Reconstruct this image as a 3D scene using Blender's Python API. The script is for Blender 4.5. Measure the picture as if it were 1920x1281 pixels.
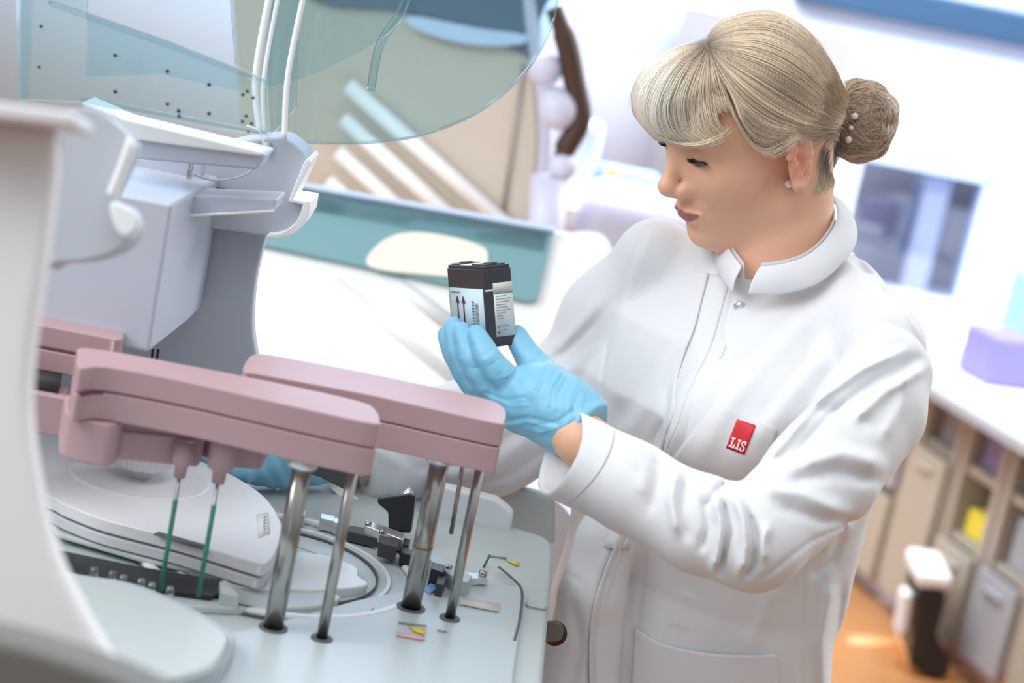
import bpy, bmesh, math, random
import numpy as np
from mathutils import Vector, Matrix
from math import sin, cos, radians, pi, sqrt, atan2

# ---------------------------------------------------------------- camera, light, exposure
for o in list(bpy.data.objects): bpy.data.objects.remove(o)
scn = bpy.context.scene
COL = scn.collection
LENS = 70.0
FP = LENS/36*1920
CAMZ = 1.70
PIT, ROL = radians(13), radians(11.5)
vF = np.array([0, cos(PIT), -sin(PIT)])
_r0 = np.array([1, 0, 0.]); _u0 = np.array([0, sin(PIT), cos(PIT)])
vR = cos(ROL)*_r0+sin(ROL)*_u0
vU = -sin(ROL)*_r0+cos(ROL)*_u0
vC = np.array([0, 0, CAMZ])
cam = bpy.data.objects.new('camera', bpy.data.cameras.new('camera'))
COL.objects.link(cam)
cam.matrix_world = Matrix(((vR[0], vU[0], -vF[0], 0), (vR[1], vU[1], -vF[1], 0), (vR[2], vU[2], -vF[2], CAMZ), (0, 0, 0, 1)))
cam.data.lens = LENS; cam.data.sensor_width = 36; cam.data.clip_start = .05
cam.data.dof.use_dof = True; cam.data.dof.focus_distance = 1.93; cam.data.dof.aperture_fstop = 4.0
scn.camera = cam
w = bpy.data.worlds.new('daylight'); scn.world = w; w.use_nodes = True
nt = w.node_tree; bg = nt.nodes['Background']
# soft overcast daylight: brighter overhead and from behind the person than from the camera's side
tc = nt.nodes.new('ShaderNodeTexCoord'); sx = nt.nodes.new('ShaderNodeSeparateXYZ')
nt.links.new(tc.outputs['Generated'], sx.inputs[0])
rp = nt.nodes.new('ShaderNodeValToRGB')
mz = nt.nodes.new('ShaderNodeMapRange'); mz.inputs[1].default_value = -1; mz.inputs[2].default_value = 1
nt.links.new(sx.outputs['Z'], mz.inputs[0]); nt.links.new(mz.outputs[0], rp.inputs[0])
rp.color_ramp.elements[0].color = (.11, .105, .11, 1); rp.color_ramp.elements[0].position = .36
rp.color_ramp.elements[1].color = (.93, .97, 1.0, 1); rp.color_ramp.elements[1].position = .78
my = nt.nodes.new('ShaderNodeMapRange'); my.inputs[1].default_value = -1; my.inputs[2].default_value = 1; my.inputs[3].default_value = .62; my.inputs[4].default_value = 1.2
mc_ = nt.nodes.new('ShaderNodeVectorMath'); mc_.operation = 'SCALE'
nt.links.new(sx.outputs['Y'], my.inputs[0]); nt.links.new(rp.outputs[0], mc_.inputs[0]); nt.links.new(my.outputs[0], mc_.inputs['Scale']); nt.links.new(mc_.outputs[0], bg.inputs['Color']); bg.inputs['Strength'].default_value = .92
def area(name, loc, to, size, power, col=(1, 1, 1)):
    l = bpy.data.lights.new(name, 'AREA'); l.shape = 'RECTANGLE'; l.size, l.size_y = size; l.energy = power; l.color = col
    o = bpy.data.objects.new(name, l); COL.objects.link(o); o.location = loc
    o.rotation_euler = (Vector(to)-Vector(loc)).to_track_quat('-Z', 'Y').to_euler(); return o
area('window_daylight', (-2.4, 1.0, 3.0), (.3, 2.6, 1.0), (2.2, 1.6), 60, (.95, .98, 1))
area('rear_window_daylight', (2.6, 4.2, 2.7), (.3, 2.0, 1.3), (1.6, 1.6), 60, (.93, .96, 1))
area('left_wall_fill', (-1.3, 4.6, 3.3), (-1.0, 6.5, 1.6), (2.5, 1.2), 120, (.93, .98, 1))  # unseen fill, added to lighten the left of the back wall
area('overhead_fill', (-.3, .9, 3.0), (0, 2.0, 1.0), (1.6, 1.2), 10, (1, .99, .97))  # added overhead fill, no such ceiling panel is seen
area('back_wall_fill', (.8, 4.4, 3.3), (.8, 6.4, 1.2), (3.8, 1.2), 210, (.96, .98, 1))  # unseen fill, added and aimed to brighten the back wall
scn.view_settings.view_transform = 'Standard'; scn.view_settings.look = 'None'
scn.view_settings.exposure = 0.17; scn.view_settings.gamma = 1; scn.view_settings.use_curve_mapping = False

# ---------------------------------------------------------------- helpers
def dirv(x, y): return vF+vR*(x-960)/FP-vU*(y-640.5)/FP
def P(x, y, d): return vC+dirv(x, y)*d                       # at a depth
def Zp(x, y, z): v = dirv(x, y); return vC+v*((z-CAMZ)/v[2])  # on a level plane
def Yp(x, y, yy): v = dirv(x, y); return vC+v*(yy/v[1])       # on an upright plane facing the room
def proj(q):
    v = np.array(q)-vC; d = v@vF
    return 960+FP*(v@vR)/d, 640.5-FP*(v@vU)/d, d
MATS = {}
def mat(name, col, rough=.5, metal=0, coat=0, bump=0, bscale=60, var=0, vscale=4, sss=0, spec=.5, sheen=0):
    m = bpy.data.materials.new(name); m.use_nodes = True; n = m.node_tree; b = n.nodes['Principled BSDF']
    b.inputs['Base Color'].default_value = (*col, 1); b.inputs['Roughness'].default_value = rough
    b.inputs['Metallic'].default_value = metal; b.inputs['Coat Weight'].default_value = coat
    b.inputs['Specular IOR Level'].default_value = spec
    b.inputs['Sheen Weight'].default_value = sheen
    if sss:
        b.inputs['Subsurface Weight'].default_value = sss; b.inputs['Subsurface Radius'].default_value = (1, .35, .2); b.inputs['Subsurface Scale'].default_value = .006
    if var or bump:
        t = n.nodes.new('ShaderNodeTexCoord'); 
    if var:
        z = n.nodes.new('ShaderNodeTexNoise'); z.inputs['Scale'].default_value = vscale; z.inputs['Detail'].default_value = 4
        n.links.new(t.outputs['Object'], z.inputs['Vector'])
        r = n.nodes.new('ShaderNodeMix'); r.data_type = 'RGBA'
        r.inputs[6].default_value = (*[c*(1-var) for c in col], 1); r.inputs[7].default_value = (*[min(1, c*(1+var)) for c in col], 1)
        n.links.new(z.outputs['Fac'], r.inputs[0]); n.links.new(r.outputs[2], b.inputs['Base Color'])
    if bump:
        z = n.nodes.new('ShaderNodeTexNoise'); z.inputs['Scale'].default_value = bscale; z.inputs['Detail'].default_value = 3
        n.links.new(t.outputs['Object'], z.inputs['Vector'])
        k = n.nodes.new('ShaderNodeBump'); k.inputs['Strength'].default_value = bump; k.inputs['Distance'].default_value = .002
        n.links.new(z.outputs['Fac'], k.inputs['Height']); n.links.new(k.outputs[0], b.inputs['Normal'])
    MATS[name] = m; return m
def sheet(name, col, gloss=.12, rough=.02):
    """thin clear plastic: tinted transmission plus a little mirror reflection"""
    m = bpy.data.materials.new(name); m.use_nodes = True; n = m.node_tree; n.nodes.clear()
    o = n.nodes.new('ShaderNodeOutputMaterial'); t = n.nodes.new('ShaderNodeBsdfTransparent'); g = n.nodes.new('ShaderNodeBsdfGlossy')
    mx = n.nodes.new('ShaderNodeMixShader'); f = n.nodes.new('ShaderNodeLayerWeight'); f.inputs['Blend'].default_value = .25
    ad = n.nodes.new('ShaderNodeMath'); ad.operation = 'MULTIPLY_ADD'; ad.inputs[1].default_value = .6; ad.inputs[2].default_value = gloss
    n.links.new(f.outputs['Fresnel'], ad.inputs[0]); n.links.new(ad.outputs[0], mx.inputs[0])
    t.inputs['Color'].default_value = (*col, 1); g.inputs['Roughness'].default_value = rough
    n.links.new(t.outputs[0], mx.inputs[1]); n.links.new(g.outputs[0], mx.inputs[2]); n.links.new(mx.outputs[0], o.inputs['Surface'])
    MATS[name] = m; return m
def setp(o, parent):
    if parent is not None:
        o.parent = parent
        l = parent.matrix_world.translation if parent.type != 'EMPTY' else Vector(parent['_loc'])
        o.matrix_parent_inverse = Matrix.Translation(-Vector(ROOT.get(parent.name, (0, 0, 0))))
ROOT = {}
def thing(name, label, cat, loc, group=None):
    o = bpy.data.objects.new(name, None); COL.objects.link(o); o.location = loc; o.empty_display_size = .02
    o['label'] = label; o['category'] = cat
    if group: o['group'] = group
    ROOT[o.name] = tuple(loc); return o
def tag(o, label, cat, group=None):
    o['label'] = label; o['category'] = cat
    if group: o['group'] = group
    return o
def link(name, me, m, parent=None, smooth=True, bevel=0, seg=3, label=None, subd=0, orig=None):
    o = bpy.data.objects.new(name, me); COL.objects.link(o)
    if parent is None:      # origin at the base centre of the thing
        co = np.empty(len(me.vertices)*3); me.vertices.foreach_get('co', co); co = co.reshape(-1, 3)
        c = (co.min(0)+co.max(0))/2; c[2] = co[:, 2].min()
        me.transform(Matrix.Translation(-Vector(c))); o.location = c
        ROOT[o.name] = tuple(c)
    else:
        o.parent = parent; r = ROOT.get(parent.name)
        if parent.type == 'MESH' and parent.parent is not None: r = (0, 0, 0)
        o.matrix_parent_inverse = Matrix.Translation(-Vector(r))
    for mm in (m if isinstance(m, (list, tuple)) else [m]): me.materials.append(MATS[mm])
    if smooth: me.polygons.foreach_set('use_smooth', [True]*len(me.polygons))
    if bevel:
        b = o.modifiers.new('bevel', 'BEVEL'); b.width = bevel; b.segments = seg; b.limit_method = 'ANGLE'; b.angle_limit = radians(32); b.harden_normals = True
    if subd:
        s = o.modifiers.new('subd', 'SUBSURF'); s.levels = subd; s.render_levels = subd
    if label: o['label'] = label
    return o
def meshof(name, vs, fs):
    me = bpy.data.meshes.new(name); me.from_pydata([tuple(v) for v in vs], [], fs); me.validate(); me.update(); return me
def fixn(me):
    b = bmesh.new(); b.from_mesh(me); bmesh.ops.recalc_face_normals(b, faces=b.faces); b.to_mesh(me); b.free(); return me
def cr(pts, n=6, closed=False):
    """Catmull-Rom through 2D or 3D points"""
    p = [np.array(a, float) for a in pts]; out = []; N = len(p)
    rng = range(N if closed else N-1)
    for i in rng:
        a = p[i-1] if (i > 0 or closed) else p[0]; b = p[i]; c = p[(i+1) % N]; d = p[(i+2) % N] if (closed or i+2 < N) else p[-1]
        for k in range(n):
            t = k/n; out.append(.5*((2*b)+(c-a)*t+(2*a-5*b+4*c-d)*t*t+(3*b-a-3*c+d)*t**3))
    if not closed: out.append(p[-1])
    return out
def prism(top, off, name='m'):
    """solid from a 3D outline pushed by the vector off"""
    n = len(top); vs = [np.array(v) for v in top]+[np.array(v)+np.array(off) for v in top]
    fs = [tuple(range(n)), tuple(range(2*n-1, n-1, -1))]+[(i, (i+1) % n, n+(i+1) % n, n+i) for i in range(n)]
    return fixn(meshof(name, vs, fs))
def pz(name, poly, z, th, m, parent=None, bevel=.002, **k):       # level slab: outline as seen, on the height z, th thick downwards
    return link(name, prism([Zp(x, y, z) for x, y in poly], (0, 0, -th), name), m, parent, bevel=bevel, **k)
def py_(name, poly, yy, th, m, parent=None, bevel=.002, **k):     # upright slab facing the camera side, th thick away from it
    return link(name, prism([Yp(x, y, yy) for x, y in poly], (0, th, 0), name), m, parent, bevel=bevel, **k)
def rings_mesh(rings, cap=True, name='m'):
    vs = []; fs = []; n = len(rings[0])
    for r in rings: vs += list(r)
    for i in range(len(rings)-1):
        for j in range(n):
            a = i*n+j; b = i*n+(j+1) % n; fs.append((a, b, b+n, a+n))
    if cap: fs.append(tuple(range(n-1, -1, -1))); fs.append(tuple(range(len(vs)-n, len(vs))))
    return fixn(meshof(name, vs, fs))
def frame(t):
    t = t/np.linalg.norm(t); a = np.array([0, 0, 1.]) if abs(t[2]) < .9 else np.array([1., 0, 0])
    u = np.cross(t, a); u /= np.linalg.norm(u); return t, u, np.cross(t, u)
def tube_mesh(pts, rad, n=16, name='m'):
    pts = [np.array(p, float) for p in pts]; k = len(pts); rad = rad if hasattr(rad, '__len__') else [rad]*k
    rings = []; u0 = None
    for i, p in enumerate(pts):
        t = pts[min(i+1, k-1)]-pts[max(i-1, 0)]
        if np.linalg.norm(t) < 1e-9: t = pts[-1]-pts[0]
        t, u, v = frame(t)
        if u0 is not None:
            u = u0-t*(u0@t); u /= np.linalg.norm(u); v = np.cross(t, u)
        u0 = u
        rings.append([p+rad[i]*(cos(2*pi*j/n)*u+sin(2*pi*j/n)*v) for j in range(n)])
    return rings_mesh(rings, name=name)
def tube(name, pts, rad, m, parent=None, n=16, **k): return link(name, tube_mesh(pts, rad, n, name), m, parent, **k)
def lathe(name, c, prof, m, parent=None, n=48, axis=None, flute=0, nf=24, **k):
    """turned shape: prof = [(radius, height)], axis up by default"""
    c = np.array(c, float); ax = np.array(axis if axis is not None else (0, 0, 1.), float); t, u, v = frame(ax)
    rings = []
    for r, h in prof:
        rr = [(r*(1+flute*(1 if int(j*nf*2/n) % 2 else 0))) for j in range(n)]
        rings.append([c+t*h+rr[j]*(cos(2*pi*j/n)*u+sin(2*pi*j/n)*v) for j in range(n)])
    return link(name, rings_mesh(rings, name=name), m, parent, **k)
def boxm(name, c, s, m, parent=None, ax=None, bevel=.001, **k):
    """box, centre c, full sizes s, axes ax (3 rows)"""
    ax = np.eye(3) if ax is None else np.array(ax); c = np.array(c)
    vs = [c+sum(ax[i]*s[i]/2*q[i] for i in range(3)) for q in [(-1, -1, -1), (1, -1, -1), (1, 1, -1), (-1, 1, -1), (-1, -1, 1), (1, -1, 1), (1, 1, 1), (-1, 1, 1)]]
    return link(name, fixn(meshof(name, vs, [(0, 3, 2, 1), (4, 5, 6, 7), (0, 1, 5, 4), (1, 2, 6, 5), (2, 3, 7, 6), (3, 0, 4, 7)])), m, parent, bevel=bevel, **k)
def ground(x, y, z): return Zp(x, y, z)
random.seed(5)
# ---------------------------------------------------------------- materials
mat('white_wall', (.86, .87, .90), .7, bump=.05); mat('blue_wall', (.58, .70, .93), .7, bump=.05)
mat('trim_blue', (.018, .06, .13), .5); mat('pale_trim', (.60, .72, .92), .5)
mat('floor_wood', (.52, .24, .09), .35, var=.25, vscale=3); mat('floor_strip', (.9, .48, .2), .4)
mat('cream', (.62, .55, .46), .55, var=.05); mat('lavender', (.62, .62, .76), .4)
mat('plastic_white', (.78, .80, .83), .35, bump=.03, bscale=300); mat('plastic_near', (.86, .86, .88), .45)
mat('plastic_grey', (.46, .49, .55), .45, bump=.03, bscale=300); mat('plastic_duct', (.56, .59, .68), .4)
mat('deck', (.50, .555, .555), .35, bump=.04, bscale=250); mat('deck_cool', (.48, .55, .565), .35)
mat('lid', (.76, .76, .78), .4, bump=.25, bscale=420); mat('lid_edge', (.62, .62, .65), .45)
mat('pink', (.46, .30, .315), .42, bump=.04, bscale=400); mat('pink_dark', (.14, .045, .06), .6)
mat('steel', (.42, .41, .39), .22, metal=1, var=.25, vscale=18); mat('steel_light', (.75, .76, .78), .3, metal=.8)
mat('tarnish', (.25, .16, .06), .5, metal=.6); mat('black', (.012, .013, .016), .35); mat('dark_grey', (.05, .05, .055), .5)
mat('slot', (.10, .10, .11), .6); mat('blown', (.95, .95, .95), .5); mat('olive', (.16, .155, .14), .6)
mat('navy_fabric', (.012, .05, .09), .8); mat('teal_body', (.16, .38, .42), .3); mat('green_tube', (.03, .22, .15), .3)
mat('yellow', (.75, .62, .05), .5); mat('label_pink', (.85, .45, .47), .5); mat('paper', (.80, .82, .83), .5); mat('paper_blue', (.62, .76, .85), .45)
mat('cream_label', (.85, .78, .66), .5); mat('ink', (.02, .02, .03), .5); mat('ink_grey', (.3, .33, .33), .5); mat('ink_plum', (.09, .03, .06), .5); mat('ink_green', (.10, .35, .25), .5)
mat('cab_beige', (.40, .35, .30), .5, var=.08); mat('cab_grey', (.36, .37, .40), .5); mat('cab_panel', (.40, .37, .31), .5)
mat('counter_top', (.72, .78, .95), .3); mat('brown_dark', (.06, .025, .015), .5); mat('blue_item', (.25, .42, .75), .4); mat('amber', (.70, .42, .12), .4)
mat('violet_item', (.22, .19, .38), .5); mat('green_item', (.02, .35, .2), .5); mat('pink_light', (.85, .58, .47), .5); mat('grey_view', (.26, .26, .31), .7)
mat('ring_white', (.72, .76, .78), .3); mat('ring_cool', (.45, .52, .54), .35)
sheet('clear_cyan', (.92, .988, .992), .06); sheet('tint_teal', (.77, .90, .935), .04); sheet('tint_blue', (.89, .96, .985), .05)
sheet('window_pane', (.82, .84, .92), .08); sheet('glass_clear', (.9, .95, .96), .12)
mat('bay_blue', (.10, .16, .22), .5); mat('teal_window', (.20, .39, .43), .15, coat=.5); mat('reflection_cream', (.9, .88, .76), .4); mat('shade_white', (.93, .93, .935), .5)

# ---------------------------------------------------------------- the room
def struct(o): o['kind'] = 'structure'; return o
struct(boxm('floor', (0, 4.5, -.05), (12, 14, .1), 'floor_wood', bevel=0))
def wallpiece(name, poly, yy, th, m, **k): return struct(py_(name, poly, yy, th, m, bevel=0, **k))
def wbox(name, x0, x1, z0, z1, y, th, m, parent=None, bevel=0): return boxm(name, ((x0+x1)/2, y+th/2, (z0+z1)/2), (x1-x0, th, z1-z0), m, parent, bevel=bevel)
struct(wbox('wall_back', -6, 6.0, 0, 4.0, 6.8, .1, 'blue_wall'))
# bright right-hand wall with an inner window, a lighter wall standing in front of the back wall
WY = 6.2
q = [Yp(x, y, WY) for x, y in [(1640, 288), (1862, 336), (1800, 640)]]
wx0, wx1, wz1, wz0 = q[0][0]-.05, q[1][0], (q[0][2]+q[1][2])/2, q[2][2]
wl = Yp(1560, 300, WY)[0]; wt = Yp(1760, 88, WY)[2]
vs = []
wall_r = []
for nm, a in (('wall_right', (wl, wx0, 0, wt)), ('wall_right', (wx1, 4.2, 0, wt)), ('wall_right', (wx0, wx1, wz1, wt)), ('wall_right', (wx0, wx1, 0, wz0))):
    wall_r.append(a)
def boxes_mesh(name, bxs, m, parent=None, bevel=0):
    vs = []; fs = []
    for (x0, x1, y0, y1, z0, z1) in bxs:
        b = len(vs); vs += [(x0, y0, z0), (x1, y0, z0), (x1, y1, z0), (x0, y1, z0), (x0, y0, z1), (x1, y0, z1), (x1, y1, z1), (x0, y1, z1)]
        fs += [tuple(b+i for i in f) for f in [(0, 3, 2, 1), (4, 5, 6, 7), (0, 1, 5, 4), (1, 2, 6, 5), (2, 3, 7, 6), (3, 0, 4, 7)]]
    return link(name, meshof(name, vs, fs), m, parent, smooth=False, bevel=bevel)
struct(boxes_mesh('wall_right', [(a, b, WY, WY+.12, c, d) for a, b, c, d in wall_r], 'white_wall'))
win = struct(boxes_mesh('window_1', [(wx0-.0, wx1, WY-.01, WY+.1, wz1-.02, wz1+.01), (wx0, wx1, WY-.01, WY+.1, wz0-.01, wz0+.025), (wx0-.01, wx0+.02, WY-.01, WY+.1, wz0, wz1), (wx1-.02, wx1+.01, WY-.01, WY+.1, wz0, wz1)], 'pale_trim'))
boxes_mesh('pane', [(wx0+.02, wx1-.02, WY+.04, WY+.046, wz0+.02, wz1-.02)], 'window_pane', win)
mx_ = Yp(1795, 330, WY)[0]
boxes_mesh('mullion', [(mx_-.075, mx_+.0, WY+.05, WY+.1, wz0, wz1-.03)], 'blown', win)
struct(wbox('wall_beyond', wx0-.6, wx1+.6, 0, wz1+.3, WY+.45, .05, 'grey_view'))
q0 = Yp(1560, -12, WY-.3); q1 = Yp(1800, 60, WY-.3)
struct(boxm('trim_1', (2.3, WY-.28, Yp(1740, 20, WY-.3)[2]), (3.4, .1, .095), 'trim_blue', bevel=.01))
struct(boxm('trim_2', (2.3, WY-.24, Yp(1740, 72, WY-.3)[2]), (4.6, .06, .11), 'pale_trim', bevel=.01))
# orange floor marking
o = struct(pz('trim_3', [(1590, 1190), (1700, 1196), (1700, 1212), (1590, 1208)], .004, .004, 'floor_strip', bevel=0))

# ---------------------------------------------------------------- counter with cabinets along the right
CH = .68
ca, cb = Zp(1700, 681, CH), Zp(2100, 919, CH)
cd = (cb-ca)/np.linalg.norm(cb-ca); cn = np.array([-cd[1], cd[0], 0.])
if cn[0] < 0: cn = -cn
AX = [cd, cn, (0, 0, 1)]
L = np.linalg.norm(cb-ca)
def alongc(s, off, z): return ca*[1, 1, 0]+cd*s+cn*off+np.array([0, 0, z])
ct = thing('laboratory_counter', 'long pale blue-white worktop running along the right-hand wall above the cabinets', 'counter', tuple(alongc(L/2-.6, .4, CH-.04)))
boxm('worktop', alongc(L/2-.3, .42, CH-.015), (L+1.6, .84, .03), 'counter_top', ct, AX, .008)
boxm('front_edge', alongc(L/2-.3, -.004, CH-.03), (L+1.6, .02, .03), 'cab_grey', ct, AX, .004)
FO = .10
def onface(px, py, off=FO):   # where a pixel meets the cabinet fronts
    v = dirv(px, py); t = ((ca-vC)@cn+off)/(v@cn); return vC+v*t
def sof(px, py): q = onface(px, py); return (q-ca)@cd, q[2]
edges = [(Zp(x, 681+(x-1700)*.595, CH)-ca)@cd for x in (1500, 1590, 1690, 1768, 1850, 1940, 2060)]
descr = ['farthest along, behind the person', 'with grey doors just behind the sleeve', 'with a tall beige door beside the sleeve', 'with a dark violet box and a yellow carton', 'with a small green box on its upper shelf', 'at the right edge of the picture']
zt_ = CH-.04
for i in range(len(edges)-1):
    s0, s1 = edges[i]+.006, edges[i+1]-.006; W = s1-s0; md = (s0+s1)/2
    t = thing('base_cabinet', 'beige base cabinet under the counter, '+descr[i], 'cabinet', tuple(alongc(md, .3, 0)), 'base cabinets under the counter')
    for s in (s0+.014, s1-.014): boxm('side_panel', alongc(s, FO+.16, zt_/2+.04), (.028, .32, zt_-.09), 'cab_beige', t, AX, .002)
    boxm('back_panel', alongc(md, FO+.31, zt_/2+.04), (W-.058, .02, zt_-.09), 'cab_panel', t, AX, .001)
    for z in (.10, .30, .48, zt_-.016): boxm('shelf', alongc(md, FO+.155, z), (W-.058, .29, .022), 'cab_beige', t, AX, .001)
    boxm('plinth', alongc(md, FO+.05, .045), (W, .03, .086), 'lavender' if i < 3 else 'pink_light', t, AX, .002)
    up = i in (0, 1, 5)
    for lo_, hi_, mt in ([(.315, zt_-.04, 'cab_grey')] if up else [])+([(.06, .47, 'cab_panel')] if i in (2,) else [(.06, .29, 'cab_panel')] if i != 4 else [(.06, .29, 'cab_grey')]):
        d = boxm('door', alongc(md, FO-.010, (lo_+hi_)/2), (W-.03, .018, hi_-lo_), mt, t, AX, .003)
        boxm('handle', alongc(md, FO-.026, hi_-.04), (.08, .012, .010), 'steel_light', d, AX, .002)
zs = (.111, .311, .491)
for px, s_, z, m, nm, lb in [(1805, (.10, .16, .12), .491, 'violet_item', 'storage_box', 'dark violet storage box on the upper cabinet shelf'), (1790, (.09, .16, .07), .311, 'yellow', 'carton', 'yellow carton on the shelf under the violet box'),
                         (1885, (.06, .14, .04), .491, 'green_item', 'storage_box', 'small green box on the cabinet shelf at right'), (1870, (.11, .16, .13), .311, 'cab_grey', 'storage_box', 'grey box on the middle cabinet shelf at right'),
                         (1728, (.09, .16, .11), .491, 'grey_view', 'storage_box', 'grey storage box on the shelf near the sleeve')]:
    sc = (Zp(px, 681+(px-1700)*.595, CH)-ca)@cd
    for e in edges:
        if abs(sc-e) < s_[0]/2+.05: sc = e+math.copysign(s_[0]/2+.055, sc-e)
    tag(boxm(nm, alongc(sc, FO+.03+s_[1]/2, z+s_[2]/2+.001), s_, m, None, AX, .006), lb, 'box')
for px, py, s_, m, lb in [(1862, 712, (.16, .14, .13), 'violet_item', 'violet blurred instrument on the counter beside the shoulder'), (1915, 690, (.14, .12, .26), 'blue_item', 'blue blurred canister on the counter at the right edge'),
                         (1790, 668, (.10, .1, .05), 'blown', 'white carton on the counter next to the shoulder')]:
    q = Zp(px, py, CH+.001); tag(boxm('bench_instrument' if m != 'blown' else 'carton', q+np.array([0, 0, s_[2]/2]), s_, m, None, AX, .012), lb, 'instrument' if m != 'blown' else 'box')
# black boot-shaped stand with white top, on the floor in front of the cabinets
bs = thing('stand', 'black boot-shaped floor stand with a white cap in front of the cabinets', 'stand', tuple(Zp(1745, 1275, .0)))
yb = Zp(1745, 1275, 0)[1]
py_('column', cr([(1722, 1108), (1772, 1112), (1770, 1150), (1758, 1200), (1778, 1235), (1782, 1262), (1758, 1276), (1712, 1255), (1706, 1235), (1716, 1160)], 4, True), yb, .16, 'black', bs, .02)
py_('cap', [(1722, 1072), (1790, 1082), (1785, 1108), (1718, 1104)], yb-.01, .2, 'white_wall', bs, .015)
py_('side_rail', [(1693, 1112), (1714, 1116), (1704, 1180), (1690, 1200), (1680, 1190)], yb+.02, .06, 'white_wall', bs, .01)
py_('foot', [(1700, 1232), (1790, 1255), (1786, 1281), (1700, 1262)], yb+.02, .2, 'floor_strip', bs, .01)

# ---------------------------------------------------------------- far left background: cream cabinet with slanted light streaks modelled as white bars, dark arched rail
cc = thing('cream_cabinet', 'tall cream cabinet with a curved pale edge seen behind the tinted hood', 'cabinet', tuple(Yp(900, 560, 3.35)*[1, 1, 0]))
edge_r = cr([(1000, -60), (1010, 60), (1026, 160), (1034, 260), (1026, 350), (1012, 470)], 6)
py_('body', [(480, 640), (430, -60)]+[(x-22, y) for x, y in edge_r]+[(990, 640)], 3.35, .4, 'cream', cc, .01)
py_('edge_strip', edge_r+[(x-24, y) for x, y in edge_r[::-1]], 3.33, .3, 'lavender', cc, .01)
py_('door_seam', [(978, 120), (986, 122), (944, 420), (936, 418)], 3.344, .004, 'cab_beige', cc, 0)
py_('top_bay', cr([(560, -60), (1006, -60), (1012, 40), (1008, 104), (940, 84), (860, 46), (740, 20), (600, 6)], 4, True), 3.34, .02, 'bay_blue', cc, .002)
py_('bay_bar', cr([(770, 30), (900, 54), (985, 66), (975, 84), (880, 84), (780, 56)], 4, True), 3.33, .015, 'pale_trim', cc, .004)  # pale bar in front of the dark bay
for i, (a, b, wd, lb) in enumerate([((652, 160), (985, 455), 26, 'longest slanted light streak modelled as a white bar on the cream cabinet, uppermost of four'), ((642, 222), (915, 470), 25, 'second slanted light streak from the top, modelled as a white bar on the cream cabinet'),
                                ((632, 284), (815, 450), 24, 'third slanted light streak from the top, modelled as a white bar on the cream cabinet'), ((614, 338), (705, 420), 22, 'shortest slanted light streak modelled as a white bar on the cream cabinet, lowest of four')]):
    tube('rail', [Yp(*a, 3.325), Yp(*b, 3.325)], wd*1.2/2/FP*3.4, 'blown', cc, label=lb.split(' on ')[0])  # streaks of light across the panel, modelled as solid white bars
ar = thing('arched_rail', 'dark brown arched rail with pale knobs to the right of the tinted hood', 'rail', tuple(Yp(1060, 420, 3.22)))
arc = cr([(1038, 15), (1062, 80), (1076, 150), (1088, 222), (1062, 275), (1048, 300)], 5)
tube('arch', [Yp(x, y, 3.22) for x, y in arc], [.014]*4+[.018]*(len(arc)-8)+[.012]*4, 'brown_dark', ar)
for x, y, r in [(1055, 312, .024), (1022, 130, .028), (1047, 205, .034), (1074, 143, .012), (1040, 190, .025)]:
    lathe('knob', Yp(x, y, 3.22), [(r*sin(pi*k/10)+1e-4, -r*cos(pi*k/10)) for k in range(11)], 'lavender', ar, 20)
tube('lower_post', [Yp(1030, 330, 3.22), Yp(1015, 560, 3.22)], .03, 'lavender', ar)
# a white bench behind the far analyzer carries the small blurred things
by = 4.3; bz = Yp(1150, 372, by)[2]
bt = thing('rear_bench', 'white bench behind the far machine carrying small blurred items', 'bench', (.25, by, 0))
boxm('bench_top', (.22, by+.02, bz-.02), (.9, .5, .04), 'white_wall', bt, bevel=.005)
for x in (-.15, .60): boxm('bench_leg', (x, by+.02, (bz-.04)/2), (.06, .4, bz-.04), 'plastic_grey', bt, bevel=.004)
def onb_(px, w_, d_, h_, nm, m, lb, c, bev=.02):
    q = Yp(px, 372, by); tag(boxm(nm, (q[0], by-.05, bz+h_/2+.001), (w_, d_, h_), m, None, None, bev), lb, c)
onb_(1165, .15, .1, .075, 'tray', 'blue_item', 'light blue box tray on the rear bench near the nose', 'tray')
onb_(1075, .07, .1, .16, 'carton', 'pale_trim', 'pale carton on the rear bench left of the blue tray', 'box')
q = Yp(1120, 372, by); tag(lathe('bottle', (q[0]+.015, by-.17, bz+.001), [(.0001, 0), (.022, 0), (.024, .01), (.024, .06), (.010, .075), (.010, .09), (.0001, .09)], 'amber', None, 24), 'small amber bottle on the rear bench in front of the tray', 'bottle')
q = P(1165, 455, 3.6); tag(boxm('bench_cover', (q[0]+.03, q[1], q[2]/2+.05), (.24, .28, q[2]+.1), 'lavender', None, None, .05), 'lavender covered unit behind the far shoulder', 'cover')
# ---------------------------------------------------------------- far analyzer: white body with a teal window, its front leaning back
fa = thing('far_analyzer', 'white laboratory machine with a teal window strip behind the held box', 'machine', tuple(Yp(800, 700, 2.75)*[1, 1, 0]))
FP0, FN = Yp(800, 560, 2.72), np.array([0, -.80, .60])
def pl_(name, poly, off, th, m, parent=None, bevel=.002, **k):
    """slab on the leaning front: off metres proud of it"""
    o_ = FP0+FN*off; v = []
    for x, y in poly:
        d_ = dirv(x, y); v.append(vC+d_*(((o_-vC)@FN)/(d_@FN)))
    return link(name, prism(v, -FN*th, name), m, parent, bevel=bevel, **k)
pl_('body', [(380, 340)]+cr([(560, 352), (1045, 432), (1080, 432), (1140, 450), (1150, 560), (1130, 900)], 5)+[(1080, 1010), (400, 1010), (380, 700)], 0, .3, 'blown', fa, .02)
pl_('window_strip', [(440, 325), (545, 345), (1036, 432)]+cr([(1034, 450), (1012, 545), (1003, 561), (985, 563)], 4)+[(440, 447)], .012, .012, 'teal_window', fa, .004)
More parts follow.
